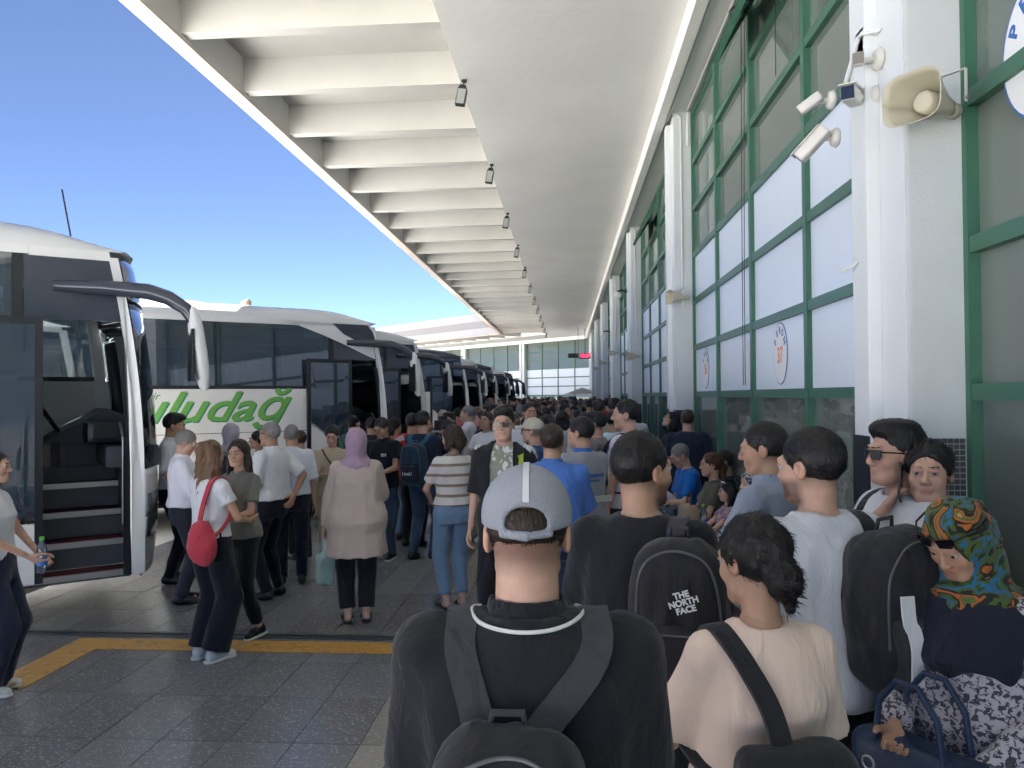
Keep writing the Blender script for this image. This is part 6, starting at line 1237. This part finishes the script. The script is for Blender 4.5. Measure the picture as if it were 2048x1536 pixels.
P27 = hp('man in black polo with white chest lettering looking down at his phone', 766, 836, 8.9, face=165, skin=1, hair='short', hairc='brown', head=(-10, 28), top=dict(mat=C(26, 30, 38), neck='polo'), bottom=dict(mat=DJEAN), shoes=dict(mat=SHB, sole=SOLEW), arms=('phone', 'bent'), **M_); marks(P27, [(-.11 + .012 * k_, .150, z_, .009, .010) for k_ in range(6) for z_ in (1.29, 1.268)], SIGNW); phone(P27, 0, 'phone in the hand of the man in the black polo')
P28 = hp('woman in rust print shirt and jeans with a brown backpack', 790, 836, 10.2, face=-25, sex='f', skin=1, hair='bun', hairc='black', top=dict(mat=RUSTP), bottom=dict(mat=JEAN), shoes=dict(mat=SHBR), arms=('bent', 'hang'), **M_)
backpack(P28, 'rust brown printed backpack on the woman in the rust shirt', RUSTP, SHBR, zc=1.14)
P29 = hp('woman in ribbed cream tee and beige trousers looking at her phone', 664, 851, 8.4, face=-158, sex='f', build=1.05, skin=0, hair='bun', hairc='black', head=(-12, 22), top=dict(mat=CREAMT, sleeve=.9), bottom=dict(mat=KHA, end=.14), shoes=SAND, arms=('phone', 'phone'), **M_); phone(P29, 1, 'phone in the hands of the woman in the cream tee')
MB().ribbon(drape(P29.bvh, [P29.tw(p) for p in ((.11, .02, 1.415), (.05, .125, 1.30), (-.06, .150, 1.12), (-.15, .09, .98))]), .022, .006, Vector((1, 0, .6))).build('bag_strap', SHBR, P29.ob)
P30 = hp('man in dark green tee half hidden beside the open coach door', 706, 832, 10.4, face=-30, skin=1, hair='short', hairc='black', top=dict(mat=C(24, 66, 58)), bottom=dict(mat=BLK), shoes=BSH, arms=('bent', 'hang'), **M_)
P30b = hp('man with his back turned next to the man in dark green', 742, 836, 11.0, face=10, skin=1, hair='short', hairc='black', top=dict(mat=BLK), bottom=dict(mat=DJEAN), shoes=BSH, arms=('hang', 'hang'), **M_)
# --- left group
P31 = hp('man in white short-sleeved shirt, tie and sunglasses facing left', 541, 845, 7.15, face=76, build=1.06, belly=.03, skin=2, hair='buzz', hairc='grey', top=dict(mat=WHT, neck='polo', sleeve=.9, ease=.02, loose=.024, hem=.97), bottom=dict(mat=C(22, 25, 34)), shoes=BSH, arms=('back', 'pocket'), extra=('shades',), **M_)
MB().ribbon(drape(P31.bvh, [P31.tw(p) for p in ((0, .085, 1.395), (0, .128, 1.30), (0, .138, 1.15), (0, .135, 1.04))]), .06, .008, Vector((1, 0, 0))).build('tie', cloth((0.08, 0.03, 0.03), 'dark_red_tie'), P31.ob)
P32 = hp('man in white short-sleeved shirt with one arm hanging, seen from behind', 583, 850, 7.7, face=20, build=1.02, skin=1, hair='buzz', hairc='grey', top=dict(mat=C(208, 212, 222), neck='polo', sleeve=.9, loose=.024, ease=.022, hem=.97), bottom=dict(mat=C(22, 26, 36)), shoes=BSH, arms=('down', 'hang'), **M_)
P32b = hp('person in dusty pink top behind the two men in white shirts', 600, 862, 8.9, face=40, skin=0, hair='short', hairc='brown', top=dict(mat=C(178, 112, 122)), bottom=dict(mat=BLK), shoes=BSH, arms=('hang', 'hang'), **M_)
P33 = hp('woman in pale grey headscarf standing in front of the lettered coach', 462, 848, 8.3, face=-20, sex='f', skin=0, hair='hijab', hairc=cloth((0.38, 0.36, 0.42), 'pale_grey_scarf'), top=dict(mat=C(70, 74, 92), sleeve=1.9, hem=.7), bottom=dict(mat=BLK), shoes=BSH, arms=('bent', 'bent'), **M_)
P34 = hp('person in black and white striped tee behind the man in sunglasses and tie', 516, 862, 8.5, face=100, sex='f', skin=0, hair='ponytail', hairc='black', top=dict(mat=STRB), bottom=dict(mat=BLK), shoes=BSH, arms=('bent', 'hang'), **M_)
P35 = hp('smiling woman in grey tee with a wristwatch, hands joined', 478, 880, 5.95, face=160, sex='f', skin=0, hair='long', hairc='brown', head=(18, 2), top=dict(mat=C(118, 116, 108), sleeve=.7), bottom=dict(mat=C(30, 31, 34), end=.13), shoes=dict(mat=SHB, sole=SOLEW), arms=('bent', 'bent'), feet=((.13, .10), (-.12, -.10)), **M_)
wt = P35.wr[1]; MB().lathe([(.030, -.008), (.032, 0), (.030, .008)], Matrix.Translation(wt) @ Matrix.Rotation(rad(70), 4, 'X'), 16).build('wristwatch', SHB, P35.ob)
P36 = hp('woman with long light brown hair in white tee from behind, red bag on shoulder', 420, 882, 5.45, face=-28, sex='f', skin=1, hair='wavy', hairc='light', top=dict(mat=WHT, sleeve=.5, hem=.97, ease=.012), bottom=dict(mat=C(24, 26, 36), flare=.045, end=.09, ease=.02), shoes=dict(mat=SHW, sole=SOLEW), arms=('bent', 'bent'), **M_)
REDB = cloth((0.42, 0.045, 0.065), 'red_bag_cloth'); r = bag_root('shoulder_bag', P36, 'soft red shoulder bag on the woman with long light brown hair', 'bag'); F = Field(V3(-.1, -.45, .6), V3(.5, .2, 1.3), .011); F.ell((.15, -.18, .93), (.125, .085, .145), 0); F.ell((.12, -.17, 1.03), (.075, .06, .09), .05); v, q = F.mesh(); v = v + normals(v, q) * (.014 * (1 - 2 * np.abs(vnoise(v, (10, 10, 5), 6))))[:, None]; link_mesh('bag_body', np_mesh('bag_body', v * P36.sc, q, [REDB]), None, r)
MB().ribbon(drape(P36.bvh, [P36.tw(p) for p in ((.10, -.19, 1.0), (.105, -.15, 1.2), (.11, -.10, 1.36), (.115, -.03, 1.418), (.12, .05, 1.39), (.14, .10, 1.25), (.17, .02, 1.08), (.16, -.12, .98))]), .045, .010, Vector((1, 0, 0))).build('shoulder_strap', REDB, r)
P37 = hp('white haired man in long-sleeved white shirt looking down', 366, 862, 6.95, face=-62, skin=0, hair='short', hairc='grey', head=(-10, 24), top=dict(mat=C(222, 222, 232), neck='polo', sleeve=1.95, loose=.024, ease=.024, hem=.97, amp=.009), bottom=dict(mat=C(44, 47, 58)), shoes=BSH, arms=('bent', 'bent'), **M_)
P38 = hp('young man with short dark hair in white shirt behind the white haired man', 345, 829, 7.7, face=-70, skin=1, hair='fade', hairc='black', head=(0, 10), top=dict(mat=C(205, 208, 220), neck='polo', sleeve=.9, hem=.97, loose=.022), bottom=dict(mat=C(20, 22, 30)), shoes=BSH, arms=('pocket', 'pocket'), **M_)
P39 = hp('woman with dark ponytail in white top and wide navy trousers holding a water bottle', -14, 902, 4.75, face=-72, sex='f', skin=0, hair='ponytail', hairc='brown', top=dict(mat=WHT, sleeve=.25, ease=.008, hem=.96), bottom=dict(mat=NAVY, flare=.05, end=.06, ease=.02), shoes=dict(mat=SHW, sole=SOLEW), arms=('front', ((.19, .24, .93), (.8, -.5, -.2), (-.8, 0, .3), .8)), **N)
wv = P39.ob.matrix_basis @ (P39.wr[0] + Vector((-.05, .06, -.12))); bottle(wv, 'small water bottle in the hand of the woman at the edge of the coach door')
P40 = hp('grey haired man in white shirt with folded arms facing the coaches', 936, 812, 11.6, face=85, skin=0, hair='short', hairc='grey', top=dict(mat=C(215, 215, 226), neck='polo', sleeve=.9, hem=.96), bottom=dict(mat=NAVY), shoes=BSH, arms=('crossed', 'bent'), **M_)
P41 = hp('woman in black sleeveless top with long dark hair turned towards the coaches', 962, 823, 11.2, face=120, sex='f', skin=0, hair='long', hairc='black', top=dict(mat=BLK, sleeve=0), bottom=dict(mat=BLK), shoes=BSH, arms=('hang', 'hang'), **M_)
P42 = hp('young man with short dark hair standing between the filming man and the coaches', 897, 826, 10.4, face=170, skin=1, hair='fade', hairc='black', top=dict(mat=C(30, 34, 44)), bottom=dict(mat=DJEAN), shoes=BSH, arms=('bent', 'camera'), **M_)
P43 = hp('moustached young man in taupe tee among the crowd looking left', 1192, 826, 8.2, face=75, skin=0, hair='quiff', hairc='black', beard=.5, top=dict(mat=C(128, 118, 116)), bottom=dict(mat=BLK), shoes=BSH, arms=('camera', 'hang'), **M_)
P44 = hp('man in pale mint tee with his back turned in front of the wall', 1226, 822, 9.3, face=-20, skin=1, hair='short', hairc='black', top=dict(mat=C(190, 214, 222)), bottom=dict(mat=BLK), shoes=BSH, arms=('hang', 'hang'), **M_)
P45 = hp('smiling woman with long black hair in the crowd behind the beige cap', 1084, 833, 8.9, face=165, sex='f', skin=0, hair='long', hairc='black', top=dict(mat=BLK), bottom=dict(mat=BLK), shoes=BSH, arms=('hang', 'hang'), **M_)
r = empty('flag_cloth', P25.ob.location + Vector((-.28, .45, 0))); tag(r, 'red and white flag draped over a shoulder near the filming man', 'flag')
P46 = person('person wrapped in a red and white flag next to the filming man', (P25.ob.location.x - .28, P25.ob.location.y + .75), 1.68, -10, top=dict(mat=C(196, 30, 36), ease=.04, sleeve=.9), bottom=dict(mat=BLK), shoes=BSH, arms=('bent', 'hang'), **M_)
bpy.data.objects.remove(r)
MB().ribbon(drape(P46.bvh, [P46.tw(p) for p in ((-.20, -.05, 1.05), (-.20, -.06, 1.22), (-.16, -.10, 1.36), (-.06, -.13, 1.40))]), .09, .008, Vector((0.3, -.3, 1))).build('white_flag_band', WHT, P46.ob)

# ================================================================== THE CROWD: a few figures built once, copied with their own clothes
TEMPL = []
def templ(key, **kw):
    kw.setdefault('bottom', dict(mat=BLK)); kw.setdefault('shoes', dict(mat=SHB))
    P = person('crowd template figure ' + key, (0, 0), 1.72, join=True, res=.017, hres=.0085, **kw); me = P.ob.data; bpy.data.objects.remove(P.ob); TEMPL.append((key, me, P.layers))
templ('short haired man', sex='m', hair='short', top=dict(mat=WHT), arms=('hang', 'down'))
templ('short haired man', sex='m', hair='quiff', top=dict(mat=WHT), arms=('bent', 'hang'), head=(15, 8), beard=.6)
templ('heavy man', sex='m', build=1.12, belly=.05, hair='buzz', top=dict(mat=WHT, neck='polo'), arms=('crossed', 'bent'))
templ('long haired woman', sex='f', hair='long', top=dict(mat=WHT), arms=('hang', 'bent'), skin=0)
templ('woman with a ponytail', sex='f', hair='ponytail', top=dict(mat=WHT), arms=('bent', 'down'), skin=0)
templ('woman in a headscarf', sex='f', build=1.1, hair='hijab', hairc=WHT, top=dict(mat=WHT, sleeve=1.9, hem=.66), arms=('bent', 'bent'), skin=0)
templ('man in a cap', sex='m', hair='cap', hairc=(WHT, HAIRC['black']), top=dict(mat=WHT), arms=('down', 'bent'))
templ('curly haired man', sex='m', hair='curly', top=dict(mat=WHT, sleeve=.8), arms=('hang', 'ear'), head=(-20, 0), beard=.4)
templ('balding man', sex='m', hair='bald', hairc='grey', top=dict(mat=WHT, neck='polo'), arms=('hang', 'hip'))
templ('woman with bobbed hair', sex='f', hair='bob', top=dict(mat=WHT, sleeve=.7), arms=('down', 'ear'), skin=0, head=(20, 0))
COLS = [('white', WHT, 12), ('black', BLK, 3), ('navy', NAVY, 2), ('pale grey', C(190, 192, 198), 5), ('light blue', C(130, 165, 205), 4), ('dark green', C(40, 70, 58), 1), ('mustard', C(205, 150, 40), 1), ('beige', C(196, 180, 160), 3), ('rose', C(190, 110, 120), 1), ('red', C(160, 34, 36), 1), ('sage', C(128, 140, 116), 2), ('brown', C(88, 66, 52), 1), ('mint', C(170, 215, 195), 2), ('charcoal', C(60, 62, 66), 3), ('royal blue', C(40, 80, 160), 1)]
CW = [c for c in COLS for _ in range(c[2])]; SCARF = [C(60, 52, 44), C(150, 140, 136), C(40, 42, 58), C(176, 168, 170), C(120, 96, 84)]
rc = random.Random(21); placed = [(o.location.x, o.location.y) for o in COL.objects if o.name.startswith('person')]
HCOL = ['black', 'black', 'black', 'brown', 'brown', 'grey', 'light']
def zone(y): return 'beside the lettered coach' if y < 14 else 'beside the plain white coach' if y < 20 else 'beside the dark coach' if y < 30 else 'before the angled wing'
n = 0; tries = 0
while n < 205 and tries < 20000:
    tries += 1
    y = 9.6 + 39.0 * rc.random() ** 1.35; x0 = -1.15 if y < 11 else -1.6 if y < 13 else -2.3; x1 = 0.62 if y < 11 else 0.95 if y < 17 else 1.15
    x = rc.uniform(x0, x1)
    if any((x - a) ** 2 + (y - b) ** 2 < (.46 if y < 14 else .50) ** 2 for a, b in placed): continue
    placed.append((x, y)); key, me, lay = TEMPL[rc.choices(range(10), (7, 6, 3, 4, 3, 3, 1.2, 3, 1, 2))[0]]
    o = bpy.data.objects.new('person', me); COL.objects.link(o); o.location = (x, y, 0); s_ = rc.uniform(.91, 1.06) * (1.01 if 'man' in key and 'wo' not in key else .95); o.scale = (s_ * rc.uniform(.97, 1.05), s_, s_)
    o.rotation_euler = (0, 0, rad(rc.choices((rc.gauss(10, 30), rc.gauss(85, 30), rc.gauss(180, 30), rc.gauss(-80, 25)), (5, 4, 2.5, 1.2))[0]))
    cn, cm, _ = rc.choice(CW); hc = rc.choice(HCOL); sk = rc.choice((0, 1, 1, 2))
    for i, sl in enumerate(o.material_slots):
        sl.link = 'OBJECT'; nm = 'skin' if i == 0 else lay[i - 1]
        sl.material = SK[sk] if nm == 'skin' else cm if nm in ('shirt', 'collar', 'cardigan', 'dress') else rc.choice((BLK, NAVY, DJEAN, JEAN, KHA, BLK)) if nm in ('trousers', 'skirt') else (HAIRC['grey'] if key == 'balding man' else HAIRC[hc]) if nm == 'hair' else rc.choice(SCARF) if nm == 'headscarf' else rc.choice((WHT, NAVY, KHA)) if nm.startswith('cap') else rc.choice((SHB, SHW))
    if 'headscarf' in key: lb = '%s and %s top %s' % (key, cn, zone(y))
    elif 'cap' in key or 'bald' in key: lb = '%s and %s shirt %s' % (key, cn, zone(y))
    else: lb = '%s, %s hair, %s shirt, %s' % (key, {'light': 'light brown', 'brown': 'dark brown'}.get(hc, hc), cn, zone(y))
    tag(o, lb, 'person', 'people crowding the platform'); n += 1
